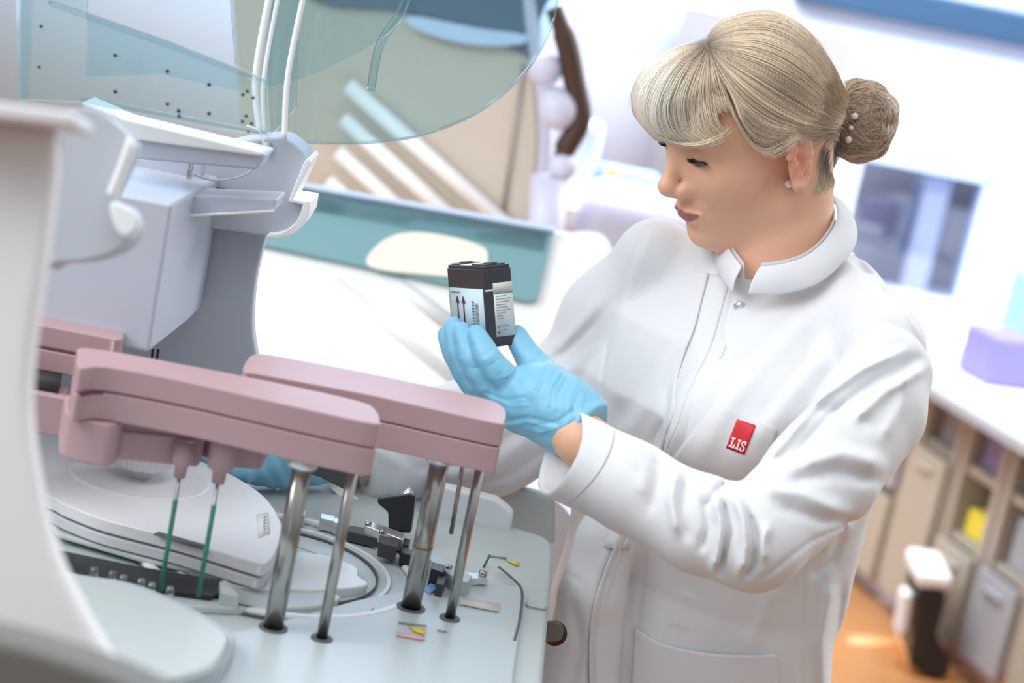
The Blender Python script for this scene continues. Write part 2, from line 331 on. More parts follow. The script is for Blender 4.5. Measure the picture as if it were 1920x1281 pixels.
pl_('window_glass', [(470, 346), (560, 354), (1028, 436), (1020, 470), (540, 385), (470, 375)], .016, .004, 'tint_blue', fa, .001)
pl_('reflection_patch', cr([(690, 498), (712, 455), (760, 436), (830, 440), (905, 462), (915, 490), (905, 520), (800, 515)], 4, True), .016, .004, 'reflection_cream', fa, .001)  # bright reflection in the window, put in as a pale patch
pl_('top_trim', [(560, 340), (1042, 424), (1040, 434), (560, 350)], .02, .02, 'pale_trim', fa)
pl_('shadow_streak', [(600, 520), (640, 522), (880, 716), (840, 716)], .002, .004, 'shade_white', fa, 0)  # faint shadow streaks on the white front, put in as slightly greyer slabs
pl_('shadow_streak', [(690, 500), (735, 508), (850, 590), (835, 620)], .002, .004, 'shade_white', fa, 0)
# ---------------------------------------------------------------- the near analyzer
DZ = 1.05
AN = thing('laboratory_analyzer', 'open white laboratory analyzer with pink pipetting arms filling the left foreground', 'machine', (0, 1.6, 0))
pz('deck', [(-500, 700), (100, 800), (420, 850), (700, 900), (1000, 998)]+cr([(1015, 1003), (1037, 1022), (1036, 1080), (1029, 1150)], 4)+[(1008, 1400), (1000, 1700), (-700, 1700)], DZ, .04, 'deck', AN, .006)
# side wall under the deck edge, down to the floor
ed = [Zp(x, y, DZ-.006) for x, y in [(1033, 1030), (1029, 1150), (1008, 1400), (1000, 1700)]]
link('side_panel', prism([ed[0]-[.01, 0, 0], ed[1]-[.01, 0, 0], ed[3]-[.01, 0, 0], Zp(-700, 1700, DZ), Zp(-500, 800, DZ)], (0, 0, -.98), 'side_panel'), 'plastic_white', AN, bevel=.01)
# raised rounded front cover with its seam
pz('front_cover', cr([(-300, 1700), (-300, 1330), (430, 1186), (700, 1118), (880, 1096), (960, 1098), (980, 1112), (976, 1180), (962, 1281), (950, 1500)], 6)+[(940, 1700)], DZ+.006, .006, 'deck_cool', AN, .004)
def line(name, pts, z, wpx, m, parent, th=.001, off=.0008):
    """thin strip lying on a level surface"""
    p = [Zp(x, y, z+off) for x, y in pts]; L, R = [], []
    for i in range(len(p)):
        t = p[min(i+1, len(p)-1)]-p[max(i-1, 0)]; t /= np.linalg.norm(t); nn = np.array([-t[1], t[0], 0]); nn /= np.linalg.norm(nn)
        h = wpx/2/2000.; L.append(p[i]+nn*h); R.append(p[i]-nn*h)
    return link(name, prism(L+R[::-1], (0, 0, -th), name), m, parent, bevel=0, smooth=False)
line('seam', cr([(935, 1062), (962, 1085), (979, 1108), (975, 1160), (965, 1200)], 4), DZ+.006, 5, 'slot', AN)
line('panel_seam', cr([(988, 1128), (990, 1136), (1022, 1142), (1024, 1138)], 2), DZ+.001, 3, 'ink_grey', AN)
line('seam', [(680, 1150), (690, 1152), (700, 1140)], DZ+.006, 3, 'ink_grey', AN)
# labels on the deck
def deck_label(name, poly, m, z=DZ+.007): return pz(name, poly, z+.0006, .0006, m, AN, 0)
deck_label('warning_label', [(766, 1172), (800, 1181), (797, 1190), (775, 1183)], 'yellow')
deck_label('warning_label', [(745, 1186), (798, 1194), (795, 1200), (744, 1191)], 'label_pink')
deck_label('warning_label', [(946, 1049), (975, 1055), (971, 1061)], 'yellow', DZ+.001)
deck_label('paper_label', [(866, 1119), (938, 1133), (935, 1147), (860, 1132)], 'cream_label', DZ+.007)
deck_label('text_line', [(747, 1165), (800, 1172), (800, 1174), (747, 1167)], 'ink_grey'); deck_label('text_line', [(820, 1180), (838, 1183), (838, 1185), (820, 1182)], 'ink_grey')
deck_label('text_line', [(916, 1040), (950, 1045), (950, 1047), (916, 1042)], 'ink_grey', DZ+.001)
tube('green_pin', [Zp(907, 1064, DZ), Zp(907, 1064, DZ)+[0.0035, 0, .014]], .0012, 'green_tube', AN, 8)

# round cuvette well: rings around a centre on the deck
RC = Zp(520, 1062, DZ); rr = np.linalg.norm(Zp(778, 1084, DZ)-RC)
def ring(name, r0, r1, z0, z1, m, c=RC, a=(0, 2*pi), n=96, bev=.001, parent=None):
    vs = []; k = n+1
    A = [a[0]+(a[1]-a[0])*i/n for i in range(k)]
    full = abs(a[1]-a[0]-2*pi) < 1e-6
    cs = [(r0, z0), (r1, z0), (r1, z1), (r0, z1)]
    for t in (A[:-1] if full else A):
        for r, z in cs: vs.append((c[0]+r*cos(t), c[1]+r*sin(t), z))
    N = len(vs)//4; fs = []
    for i in range(N if full else N-1):
        for j in range(4):
            b = (j+1) % 4; i2 = (i+1) % N
            fs.append((i*4+j, i*4+b, i2*4+b, i2*4+j))
    if not full: fs += [(0, 1, 2, 3), tuple((N-1)*4+j for j in (3, 2, 1, 0))]
    return link(name, fixn(meshof(name, vs, fs)), m, parent or AN, bevel=bev)
ring('well_rim', rr*.93, rr, DZ, DZ+.007, 'ring_white', bev=.003)
ring('well_gap', rr, rr*1.012, DZ, DZ+.003, 'slot', bev=0)
ring('well_step', rr*.80, rr*.93, DZ-.002, DZ+.002, 'ring_cool')
ring('well_groove', rr*.77, rr*.80, DZ-.002, DZ+.004, 'ring_white')
ring('well_groove', rr*.70, rr*.71, DZ, DZ+.0035, 'slot', bev=0)
ring('well_floor', rr*.45, rr*.70, DZ-.002, DZ+.001, 'ring_cool')
pz('well_insert', cr([(400, 1010), (520, 1030), (610, 1040), (655, 1056), (672, 1066), (674, 1080), (690, 1094), (660, 1102), (560, 1106), (420, 1090)], 5, True), DZ+.009, .009, 'ring_white', AN, .002)
pz('well_insert', cr([(130, 1072), (250, 1092), (335, 1102), (420, 1090), (470, 1090), (560, 1100), (640, 1118), (560, 1140), (300, 1130)], 4, True), DZ+.007, .007, 'deck', AN, .002)
# black gap with vials left of the insert
pz('sample_slot', [(105, 1030), (260, 1062), (418, 1088), (412, 1112), (395, 1118), (250, 1098), (120, 1078)], DZ+.012, .004, 'black', AN, .0005)
for i in range(6):
    x, y = 175+i*27+(i % 2)*7, 1082+i*7.2
    q = Zp(x, y, DZ+.012)
    tag(lathe('glass_vial', q, [(.0001, 0), (.0038, 0), (.0038, .005), (.003, .006), (.0032, .008), (.0001, .008)], 'glass_clear', None, 20), 'small clear glass vial in the dark slot under the round lid', 'vial', 'glass vials in the dark slot')
pz('slot_wall', [(412, 1090), (425, 1087), (450, 1118), (415, 1112)], DZ+.018, .02, 'deck', AN, .001)

# metal and black fittings round the right of the well
def fit(name, poly, z, th, m): return pz(name, poly, z, th, m, AN, .0008)
fit('bracket', [(655, 985), (700, 992), (770, 1012), (765, 1022), (700, 1008), (650, 995)], DZ+.014, .010, 'dark_grey')
fit('bracket', [(686, 975), (760, 1000), (756, 1012), (684, 985)], DZ+.022, .012, 'steel_light')
fit('clamp', [(712, 1003), (748, 1011), (745, 1026), (712, 1018)], DZ+.022, .014, 'dark_grey')
fit('clamp', [(752, 1025), (790, 1036), (788, 1046), (752, 1036)], DZ+.018, .014, 'black')
fit('hinge_bar', [(786, 1034), (800, 1030), (886, 1080), (878, 1092), (862, 1090)], DZ+.020, .014, 'ring_cool')
fit('clamp', [(812, 1054), (836, 1060), (832, 1074), (808, 1066)], DZ+.022, .018, 'black')
fit('clamp', [(822, 1078), (838, 1082), (832, 1098), (818, 1094)], DZ+.018, .014, 'dark_grey')
fit('bracket', [(872, 1072), (912, 1076), (916, 1086), (880, 1084)], DZ+.014, .006, 'steel_light')
fit('clamp', [(862, 1096), (882, 1092), (872, 1104), (850, 1104)], DZ+.012, .010, 'dark_grey')
lathe('screw', Zp(905, 1079, DZ+.014), [(.0001, 0), (.004, 0), (.004, .004), (.0001, .005)], 'steel', AN, 16)
fit('blue_reflector', [(796, 1104), (812, 1088), (820, 1104), (806, 1112)], DZ+.008, .006, 'blue_item')
for k, (x, y) in enumerate([(690, 985), (716, 1000), (842, 1066)]): lathe('screw', Zp(x, y, DZ+.022), [(.0001, 0), (.003, 0), (.003, .003), (.0001, .004)], 'steel', AN, 12)
# rim fittings along the far side of the well
for (x, y) in [(615, 968), (640, 976), (560, 958)]: fit('clamp', [(x-14, y-6), (x+14, y), (x+12, y+9), (x-14, y+3)], DZ+.016, .012, 'steel_light')
bc = thing('sensor_block', 'black notched sensor block behind the tall steel pole', 'sensor', tuple(Zp(742, 1003, DZ+.0)))
link('housing', prism([P(x, y, 1.93) for x, y in [(708, 934), (768, 926), (779, 930), (770, 1000), (728, 997), (728, 962), (722, 956), (708, 944)]], vF*.03, 'h'), 'black', bc, bevel=.002)
tube('fitting', [P(752, 934, 1.94), P(772, 920, 1.94)], .004, 'steel_light', bc, 10)

# white flaps behind the well and the cheek at the right
rb = Zp(850, 985, DZ)[1]
py_('rear_flap', [(800, 905)]+cr([(930, 938), (955, 958), (961, 975), (950, 1032)], 4)+[(780, 992)], rb+.02, .02, 'plastic_white', AN, .004)
py_('rear_panel', [(860, 890), (1040, 935), (1040, 1022), (960, 1000), (850, 970)], rb+.12, .02, 'deck_cool', AN, .004)
py_('right_cheek', cr([(1032, 955), (1052, 948), (1078, 985), (1078, 1030), (1062, 1090), (1036, 1122), (1024, 1110)], 5, True), rb+.20, .035, 'plastic_white', AN, .006)
py_('back_wall', [(500, 850), (640, 860), (900, 985), (700, 992), (480, 930)], Zp(700, 985, DZ)[1]+.14, .01, 'plastic_grey', AN, .002)
link('slanted_edge', prism([P(x, y, 2.06) for x, y in [(590, 888), (620, 898), (740, 985), (700, 975), (640, 935)]], vF*.01, 'h'), 'blown', AN, bevel=.001)
link('black_baffle', prism([P(x, y, 1.925) for x, y in [(545, 868), (556, 845), (655, 845), (678, 914), (645, 918), (600, 895), (560, 884)]], vF*.02, 'h'), 'dark_grey', AN, bevel=.001)
for x in (531, 552): tube('thin_rod', [P(x, 878, 2.04), P(x-6, 945, 2.04)], .0015, 'steel_light', AN, 8)

lathe('side_button', P(1040, 1186, 1.96), [(.0001, 0), (.011, 0), (.012, .002), (.012, .01), (.0001, .01)], 'brown_dark', AN, 32, axis=-vF)
link('side_latch', prism([P(x, y, 1.93) for x, y in cr([(1022, 1170), (1046, 1169), (1056, 1178), (1054, 1196), (1044, 1203), (1020, 1201)], 3, True)], vF*.012, 'h'), 'olive', AN, bevel=.001)

# ---------------------------------------------------------------- round reagent lid
LT = DZ+.036
lid = thing('disk_cover', 'pale grey round two-layer lid with a ribbed knob, straight front edge', 'lid', tuple(Zp(265, 915, DZ)))
lidp = cr([(-120, 905), (70, 925), (128, 948), (200, 975), (340, 1012), (470, 1052), (500, 1056), (522, 1025), (529, 985), (500, 935), (440, 893), (360, 858), (260, 825), (120, 790), (-60, 780), (-160, 830)], 5, True)
pz('cover_plate', lidp, LT, .012, 'lid', lid, .004)
def shrink(poly, s, c): return [(c[0]+(x-c[0])*s, c[1]+(y-c[1])*s) for x, y in poly]
pz('lid_gap', shrink(lidp, .985, (265, 915)), LT-.012, .003, 'dark_grey', lid, 0)
lp = [(x, y) for x, y in shrink(lidp, .99, (265, 915))]
lo = prism([Zp(x, y, LT) for x, y in lp], (0, 0, -.010), 'b'); lo.transform(Matrix.Translation((0, 0, -.0145)))
link('lid_base', lo, 'lid_edge', lid, bevel=.003)
lw = prism([Zp(x, y, LT) for x, y in shrink(lidp, .90, (265, 915))], (0, 0, -.009), 'b'); lw.transform(Matrix.Translation((0, 0, -.0245)))
link('lid_skirt', lw, 'plastic_grey', lid, bevel=.001)
# embossed ring and dial
dc = Zp(262, 893, LT); dr = np.linalg.norm(Zp(395, 912, LT)-dc)
lathe('dial', dc-[0, 0, .002], [(.0001, .0032), (dr*.93, .0032), (dr*.97, .004), (dr, .002), (dr, 0), (.0001, 0)], 'lid', lid, 72)
kc = Zp(262, 896, LT)
lathe('knob_stem', kc, [(.0105, 0), (.0105, .014)], 'lid_edge', lid, 32)
kn = lathe('knob', kc+[0, 0, .0125], [(.008, 0), (.023, 0), (.0275, .003), (.0285, .014), (.026, .018), (.0001, .019)], 'lid_edge', lid, 128, flute=.035, nf=32, smooth=False)
pz('handle_recess', [(288, 1001), (298, 997), (385, 1021), (380, 1029)], LT+.0006, .001, 'slot', lid, 0)
pz('paper_label', [(480, 965), (503, 960), (507, 1000), (484, 1008)], LT+.0006, .0006, 'paper', lid, 0)
for k in range(6): pz('text_line', [(494+random.random()*2, 968+k*5.6), (496+random.random()*3, 968+k*5.6), (497, 971+k*5.6), (494, 971+k*5.6)], LT+.0011, .0005, 'ink_grey', lid, 0)
# plate under the lid
pz('lid_plate', [(80, 965), (110, 1000), (280, 1050), (480, 1088), (500, 1070), (520, 1040), (300, 980)], DZ+.010, .005, 'deck', AN, .002)

# second lid, close to the camera at bottom left
z2 = DZ+.03
lid2 = thing('round_sample_cover', 'blurred pale grey rounded cover at the bottom left, close to the camera', 'cover', tuple(Zp(280, 1200, DZ)))
p2 = cr([(40, 1060), (140, 1075), (240, 1092), (325, 1125), (390, 1160), (424, 1185), (428, 1205), (400, 1245), (330, 1268), (240, 1282), (140, 1290), (30, 1290), (-40, 1200)], 5, True)
pz('cover_top', p2, z2, .010, 'deck', lid2, .006)
p3 = [(x+9, y+2) for x, y in shrink(p2, 1.015, (200, 1190))]
pz('cover_rim', p3, z2-.008, .022, 'plastic_grey', lid2, .003)
0 and py_('cover_lip', [(318, 1108), (336, 1104), (338, 1138), (320, 1132)], Zp(328, 1120, z2)[1]-.002, .02, 'lid', lid2, .001)

# ---------------------------------------------------------------- near side housing, out of focus
def camslab(name, poly, d, th, m, parent, bevel=.004, **k):
    return link(name, prism([P(x, y, d) for x, y in poly], vF*th, name), m, parent, bevel=bevel, **k)
camslab('side_housing', [(-200, 200), (104, 236), (108, 260)]+cr([(104, 320), (86, 470), (62, 640), (55, 760), (68, 880), (100, 1020), (160, 1150), (250, 1300)], 5)+[(250, 1500), (-250, 1500)], 1.16, .02, 'plastic_near', AN, .011)
camslab('housing_ledge', [(-200, 170), (0, 192), (135, 210), (142, 222), (138, 238), (0, 222), (-200, 205)], 1.12, .05, 'plastic_white', AN, .006)
camslab('lower_trim', cr([(-200, 1155), (0, 1200), (110, 1232), (210, 1268), (300, 1310)], 4)+[(300, 1500), (-250, 1500)], .98, .05, 'olive', AN, .012)
camslab('hinge_cheek', cr([(96, 240), (170, 205), (236, 250), (246, 272), (222, 330), (206, 372), (240, 385), (254, 425), (228, 462), (170, 485), (110, 490), (78, 485)], 4, True), 1.42, .04, 'plastic_grey', AN, .009)
camslab('cheek_edge', [(238, 250), (254, 272), (214, 374), (196, 366), (214, 318), (230, 275)], 1.405, .012, 'plastic_white', AN, .004)
camslab('cheek_edge', cr([(206, 378), (252, 396), (258, 425), (236, 446), (214, 428)], 3, True), 1.405, .012, 'plastic_white', AN, .004)

# ---------------------------------------------------------------- column, duct, hinge bracket, slats
yb = 1.93
py_('back_panel', [(60, 400), (385, 405), (500, 430)]+cr([(497, 448), (480, 520), (473, 600), (480, 665), (500, 760)], 5)+[(520, 900), (40, 900)], yb, .02, 'plastic_grey', AN, .004)
v0, v1 = Yp(326, 405, 1.72), Yp(279, 662, 1.72)
rt = Yp(384, 412, 1.86); zt = v0[2]+.010
fp = [np.array([v1[0], 1.72, 0]), np.array([rt[0], 1.86, 0]), np.array([rt[0], 1.925, 0]), np.array([v1[0]-.4, 1.925, 0]), np.array([v1[0]-.4, 1.705, 0])]
bz = v1[2]
du = link('duct', prism([f+[0, 0, zt] for f in fp], (0, 0, bz-zt), 'd'), 'plastic_duct', AN, bevel=.004)
for x in (287, 297): tube('cable', [P(x, 655, 1.86), P(x-6, 720, 1.86)], .0016, 'black', AN, 8)
# bracket: cheek with rounded outline, thick white edge
ck = cr([(452, 264), (500, 258), (540, 262), (577, 300), (562, 340), (545, 376)], 4)+[(578, 381)]+cr([(572, 410), (548, 438), (500, 445)], 4)+[(470, 440), (372, 425), (365, 330), (380, 280)]
py_('hinge_bracket', ck, 1.90, .05, 'plastic_grey', AN, .004)
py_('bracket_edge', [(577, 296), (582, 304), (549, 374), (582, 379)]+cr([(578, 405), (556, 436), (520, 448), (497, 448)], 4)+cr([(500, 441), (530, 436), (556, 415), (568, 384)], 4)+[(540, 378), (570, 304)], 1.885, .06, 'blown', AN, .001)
py_('shelf_slat', [(200, 372), (350, 366), (520, 374), (513, 398), (252, 412), (215, 395)], 1.80, .05, 'plastic_duct', AN, .002)
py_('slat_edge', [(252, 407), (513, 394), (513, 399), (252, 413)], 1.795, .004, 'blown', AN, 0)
py_('upper_beam', [(150, 190), (230, 225), (500, 290), (482, 319), (240, 298), (190, 260)], 1.78, .05, 'plastic_duct', AN, .003)
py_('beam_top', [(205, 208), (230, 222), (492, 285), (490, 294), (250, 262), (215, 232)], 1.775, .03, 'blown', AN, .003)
py_('recess_wall', [(180, 260), (240, 296), (380, 305), (372, 380), (200, 385)], 1.87, .02, 'plastic_duct', AN, .002)
py_('slot', [(383, 348), (462, 363), (482, 374), (380, 372)], 1.895, .006, 'slot', AN, .001)
py_('slot_bar', [(392, 358), (462, 370), (462, 373), (390, 370)], 1.892, .004, 'steel_light', AN, 0)
py_('bracket_notch', [(455, 272), (490, 266), (492, 290), (470, 284)], 1.897, .004, 'cab_beige', AN, 0)
py_('bracket_notch', [(493, 267), (506, 268), (505, 290), (492, 288)], 1.896, .004, 'plastic_grey', AN, 0)
tube('spring', [Yp(352, 348, 1.86)+np.array([.0022*sin(i*1.5), 0, .0005*i+.0022*cos(i*1.5)]) for i in range(50)], .0007, 'steel', AN, 6)
tube('white_tube', [Yp(x, y, 1.84) for x, y in cr([(360, 325), (400, 338), (450, 332), (480, 312), (492, 288), (493, 262), (484, 245), (462, 236)], 5)], .0012, 'plastic_white', AN, 8)

# ---------------------------------------------------------------- clear covers
cov = camslab('clear_cover', [(-80, -80), (160, -80), (162, 24), (320, 78), (498, 148), (497, 256), (300, 222), (150, 190), (36, 186), (30, -80)][1:], 1.72, .006, 'clear_cyan', AN, .001)
camslab('clear_cover', [(32, -60), (60, -60), (50, 190), (32, 186)], 1.5, .006, 'tint_blue', AN, .001)
camslab('cover_edge', [(90, -2), (160, 22), (320, 78), (500, 150), (498, 158), (320, 90), (160, 34), (90, 8)], 1.70, .012, 'tint_blue', AN, .001)
camslab('cover_edge', [(150, 178), (300, 208), (498, 246), (500, 254), (300, 218), (150, 190)], 1.70, .012, 'tint_blue', AN, .001)
camslab('tinted_backing', [(-80, -80), (520, -80), (500, 262), (300, 262), (-80, 190)], 2.3, .004, 'clear_cyan', AN, .001)
camslab('clear_strip', [(162, 24), (320, 78), (470, 140), (468, 176), (300, 140), (160, 145)], 1.74, .004, 'tint_blue', AN, .001)
for nm, pts, r in [('cover_post', [(512, -40), (480, 140), (488, 250)], .0035), ('cover_post', [(528, -40), (494, 150), (496, 250)], .0022), ('cover_post', [(572, -20), (540, 140), (533, 262)], .0028)]:
    tube(nm, [P(x, y, 1.86) for x, y in cr(pts, 6)], r, 'plastic_white', AN, 10)
for i, (x, y) in enumerate([(216, 104), (314, 134), (392, 159), (216, 172), (314, 195), (392, 213), (335, 208), (336, 218), (464, 172), (456, 178), (475, 184), (462, 218), (455, 228), (472, 232), (466, 248), (78, 50), (74, 126)]):
    lathe('screw', P(x, y, 1.715), [(.0001, 0), (.0018 if i < 8 else .0013, 0), (.0015, .002), (.0001, .0022)], 'trim_blue', AN, 12, axis=-vF)
# arched tinted hood sheets
h1 = cr([(1075, -160), (1047, 0), (1035, 52), (1000, 118), (942, 180), (870, 226), (785, 256), (700, 268), (620, 270), (545, 268)], 6)
camslab('tinted_hood', h1+[(505, 262), (500, 100), (520, -160)], 1.98, .005, 'tint_teal', AN, .001)
camslab('hood_edge', h1+[(x-3, y-4) for x, y in h1[::-1]], 1.975, .006, 'glass_clear', AN, 0)
h2 = cr([(800, -140), (768, 0), (735, 55), (680, 92), (610, 130), (556, 150)], 6)
camslab('inner_hood', h2+[(500, 165), (500, -140)], 1.93, .005, 'tint_blue', AN, .001)
camslab('inner_hood', [(420, -140), (560, -140), (556, 200), (500, 262), (496, 150), (440, 120)], 1.90, .005, 'tint_blue', AN, .001)
tube('hood_rod', [P(x, y, 2.0) for x, y in cr([(770, -40), (752, 20), (712, 85), (695, 170)], 6)], .0045, 'glass_clear', AN, 10)

# ---------------------------------------------------------------- pink pipetting arms
def pole(base, ytop, wpx, m='steel', parent=None, name='pole', z0=DZ, n=28):
    b = Zp(*base, z0); _, _, d = proj(b); z = z0
    for k in range(4000):
        z += .0005
        if proj((b[0], b[1], z))[1] < ytop: break
    r = wpx/2/FP*d
    o = tube(name, [b-[0, 0, .02], np.array([b[0], b[1], z+.01])], r, m, parent, n)
    return b, z, r, o
def ztop_at(b, ypx):
    z = b[2]
    while proj((b[0], b[1], z))[1] > ypx: z += .0005
    return z
b1 = Zp(512, 1178, DZ+.006); zb1 = ztop_at(b1, 850)
arm1 = thing('pa', 'x', 'x', tuple(b1)); 
for k in ('label', 'category'): del arm1[k]
bpy.data.objects.remove(arm1)
HT = .045
def up_slab(name, poly, zt, th, m, parent, bevel=.005, seam=True, **k):
    return pz(name, poly, zt, th, m, parent, bevel, **k)
def armbody(top, zt, seamfrac, parent, name='pipetting_arm', label=None, ht=HT):
    """two shells with a fine joint between them"""
    sh = seamfrac*ht
    a = pz(name, top, zt, sh-.0006, 'pink', parent, .004, label=label)
    me = prism([Zp(x, y, zt) for x, y in top], (0, 0, -(ht-sh-.0006)), 'lower_shell'); me.transform(Matrix.Translation((0, 0, -sh-.0006)))
    l = link('lower_shell', me, 'pink', a, bevel=.003)
    c = np.mean([Zp(x, y, zt) for x, y in top], 0); ins = [c+(Zp(x, y, zt)-c)*[.985, .96, 1] for x, y in top]
    me = prism(ins, (0, 0, -.004), 'joint'); me.transform(Matrix.Translation((0, 0, -sh+.0015))); link('joint', me, 'pink_dark', a)
    return a
zt1 = zb1+HT
top1 = cr([(150, 690), (146, 666), (165, 652), (350, 684), (560, 726), (680, 754), (706, 770), (712, 786), (700, 794), (560, 764), (350, 716), (200, 688)], 4, True)
A1 = armbody(top1, zt1, .47, AN, label='front pink arm ending over two steel poles')
_, _, r1, _ = pole((512, 1178), 850, 37, parent=A1, z0=DZ+.006)
lathe('collar', (b1[0], b1[1], zb1-.012), [(r1*1.0, 0), (r1*1.45, 0), (r1*1.5, .002), (r1*1.5, .02), (.001, .02)], 'steel_light', A1, 32)
ring('pole_socket', r1, r1*1.5, DZ+.005, DZ+.0075, 'slot', b1, parent=A1)
b2, z2_, r2, _ = pole((603, 1198), 850, 21, parent=A1, z0=DZ+.006)
ring('pole_socket', r2, r2*2, DZ+.005, DZ+.0075, 'slot', b2, parent=A1)
# head under the left end of the front arm
zh = zb1-.0005
hd = pz('arm_head', cr([(122, 752), (128, 738), (200, 742), (232, 762), (232, 786), (205, 796), (130, 778)], 3, True), zh, .037, 'pink', A1, .003)
lathe('screw_hole', P(164, 806, proj(Zp(164, 770, zh))[2]-.012), [(.0001, 0), (.0022, 0), (.0022, .003), (.0001, .003)], 'pink_dark', A1, 16, axis=-vF)
pz('arm_branch', [(205, 800), (225, 770), (330, 778), (386, 798), (388, 812), (380, 822), (215, 806)], zh-.012, .026, 'pink', A1, .003)
boxm('notch', P(234, 790, 1.685), (.003, .02, .010), 'pink_dark', A1, bevel=.0005)
pz('arm_branch', [(380, 812), (400, 790), (450, 806), (508, 820), (495, 842), (455, 838), (400, 826)], zh-.016, .020, 'pink', A1, .003)
def needle(cx, ytop, ymid, yend, d, w0, w1, xt, lb):
    t = P(cx, ytop, d)
    def at(y):
        z = t[2]; 
        while proj((t[0], t[1], z))[1] < y: z -= .0005
        return z
    zm, ze, zg, zn = at(ymid), at(yend), at(ymid+168), at(ymid+2)
    hb = lathe('probe_holder', (t[0], t[1], zm), [(.0001, 0), (w1/2/FP*d, 0), (w1/2/FP*d*1.15, .010), (w0/2/FP*d, .014), (w0/2/FP*d, t[2]-zm+.01), (.0001, t[2]-zm+.01)], 'pink', A1, 24, label=lb)
    tube('needle', [(t[0], t[1], zm+.002), (t[0], t[1], ze)], .0016, 'steel', hb, 10)
    tube('green_sleeve', [(t[0], t[1], zm-.02), (t[0], t[1], zg-.022)], .0021, 'green_tube', hb, 10)
needle(344, 850, 894, 1088, 1.650, 40, 22, 0, 'left pink probe holder'); needle(424, 815, 905, 1100, 1.645, 52, 24, 0, 'right pink probe holder')
# rear arm
b3 = Zp(770, 1140, DZ+.006); zb3 = ztop_at(b3, 842)
top2 = cr([(458, 696), (462, 676), (478, 664), (520, 668), (700, 702), (900, 745), (942, 762), (949, 778), (944, 790), (925, 792), (700, 742), (500, 704)], 4, True)
A2 = armbody(top2, zb3+HT*1.0, .47, AN, label='rear pink arm ending below the gloved hand')
_, _, r3, _ = pole((770, 1140), 842, 37, parent=A2, z0=DZ+.006)
lathe('collar', (b3[0], b3[1], zb3-.012), [(r3*1.0, 0), (r3*1.35, 0), (r3*1.4, .002), (r3*1.4, .02), (.001, .02)], 'steel_light', A2, 32)
tube('tarnish_mark', [(b3[0], b3[1], b3[2]+.058), (b3[0], b3[1], b3[2]+.060)], r3*1.03, 'tarnish', A2, 28)
ring('pole_socket', r3, r3*1.5, DZ+.005, DZ+.0075, 'slot', b3, parent=A2)
b4, _, r4, _ = pole((843, 1160), 850, 19, parent=A2, z0=DZ+.006); ring('pole_socket', r4, r4*2.1, DZ+.005, DZ+.0075, 'slot', b4, parent=A2)
tube('thin_rod', [P(846, 1000, 1.84), P(872, 848, 1.80)], .0022, 'steel', A2, 10)
# upper left arm, farther back
zt5 = P(140, 592, 1.80)[2]
top5 = cr([(-150, 548), (0, 572), (80, 578), (200, 600), (228, 614), (235, 626), (225, 636), (190, 630), (60, 606), (-150, 575)], 4, True)
A3 = armbody(top5, zt5, .50, AN, label='short pink arm at far left', ht=.042)
me = prism([Zp(x, y, zt5) for x, y in [(-150, 575), (60, 600), (145, 618), (140, 640), (60, 625), (-150, 590)]], (0, 0, -.036), 'm'); me.transform(Matrix.Translation((0, 0, -.052)))
link('lower_block', me, 'pink', A3, bevel=.002)
me = prism([Zp(x, y, zt5) for x, y in [(-150, 575), (60, 600), (130, 615), (125, 632), (60, 620), (-150, 585)]], (0, 0, -.012), 'm'); me.transform(Matrix.Translation((0, 0, -.041)))
link('slot', me, 'dark_grey', A3)
# ---------------------------------------------------------------- sculpting kit: distance fields meshed with surface nets
# figure space: x right, y up, z towards the camera (metres, a rigid frame)
MW = Matrix(((vR[0], vU[0], -vF[0], 0), (vR[1], vU[1], -vF[1], 0), (vR[2], vU[2], -vF[2], CAMZ), (0, 0, 0, 1)))
MWn = np.array([[vR[0], vU[0], -vF[0]], [vR[1], vU[1], -vF[1]], [vR[2], vU[2], -vF[2]]])
def c3(x, y, d): return np.array([(x-960)/FP*d, -(y-640.5)/FP*d, -d])
def smin(a, b, k):
    h = np.clip(.5+.5*(b-a)/k, 0, 1); return b*(1-h)+a*h-k*h*(1-h)
def smax(a, b, k): return -smin(-a, -b, k)
def sph(p, c, r): return np.linalg.norm(p-c, axis=1)-r
def ell(p, c, r, R=None):
    q = p-c
    if R is not None: q = q@R
    r = np.array(r); k0 = np.linalg.norm(q/r, axis=1); k1 = np.linalg.norm(q/(r*r), axis=1)+1e-9
    return k0*(k0-1)/k1
def cone(p, a, b, ra, rb):
    a = np.array(a, float); b = np.array(b, float); ab = b-a; t = np.clip(((p-a)@ab)/(ab@ab), 0, 1)
    return np.linalg.norm(p-a-t[:, None]*ab, axis=1)-(ra+(rb-ra)*t)
def chain(p, pts, k=.008):
    d = None
    for (a, ra), (b, rb) in zip(pts[:-1], pts[1:]):
        e = cone(p, a, b, ra, rb); d = e if d is None else smin(d, e, k)
    return d
def pix(p):
    D = -p[:, 2]; return np.stack([960+FP*p[:, 0]/D, 640.5-FP*p[:, 1]/D], 1)
def pdist(q, line_):
    """pixel distance to a polyline and signed side of the nearest segment, and position along it"""
    best = np.full(len(q), 1e9); L = np.array(line_, float); tt = np.zeros(len(q)); n = len(L)-1
    for i in range(n):
        a, b = L[i], L[i+1]; ab = b-a; t = np.clip(((q-a)@ab)/(ab@ab+1e-9), 0, 1)
        e = q-a-t[:, None]*ab; d = np.hypot(e[:, 0], e[:, 1]); m = d < best
        best = np.where(m, d, best); tt = np.where(m, (i+t)/n, tt)
    return best, tt
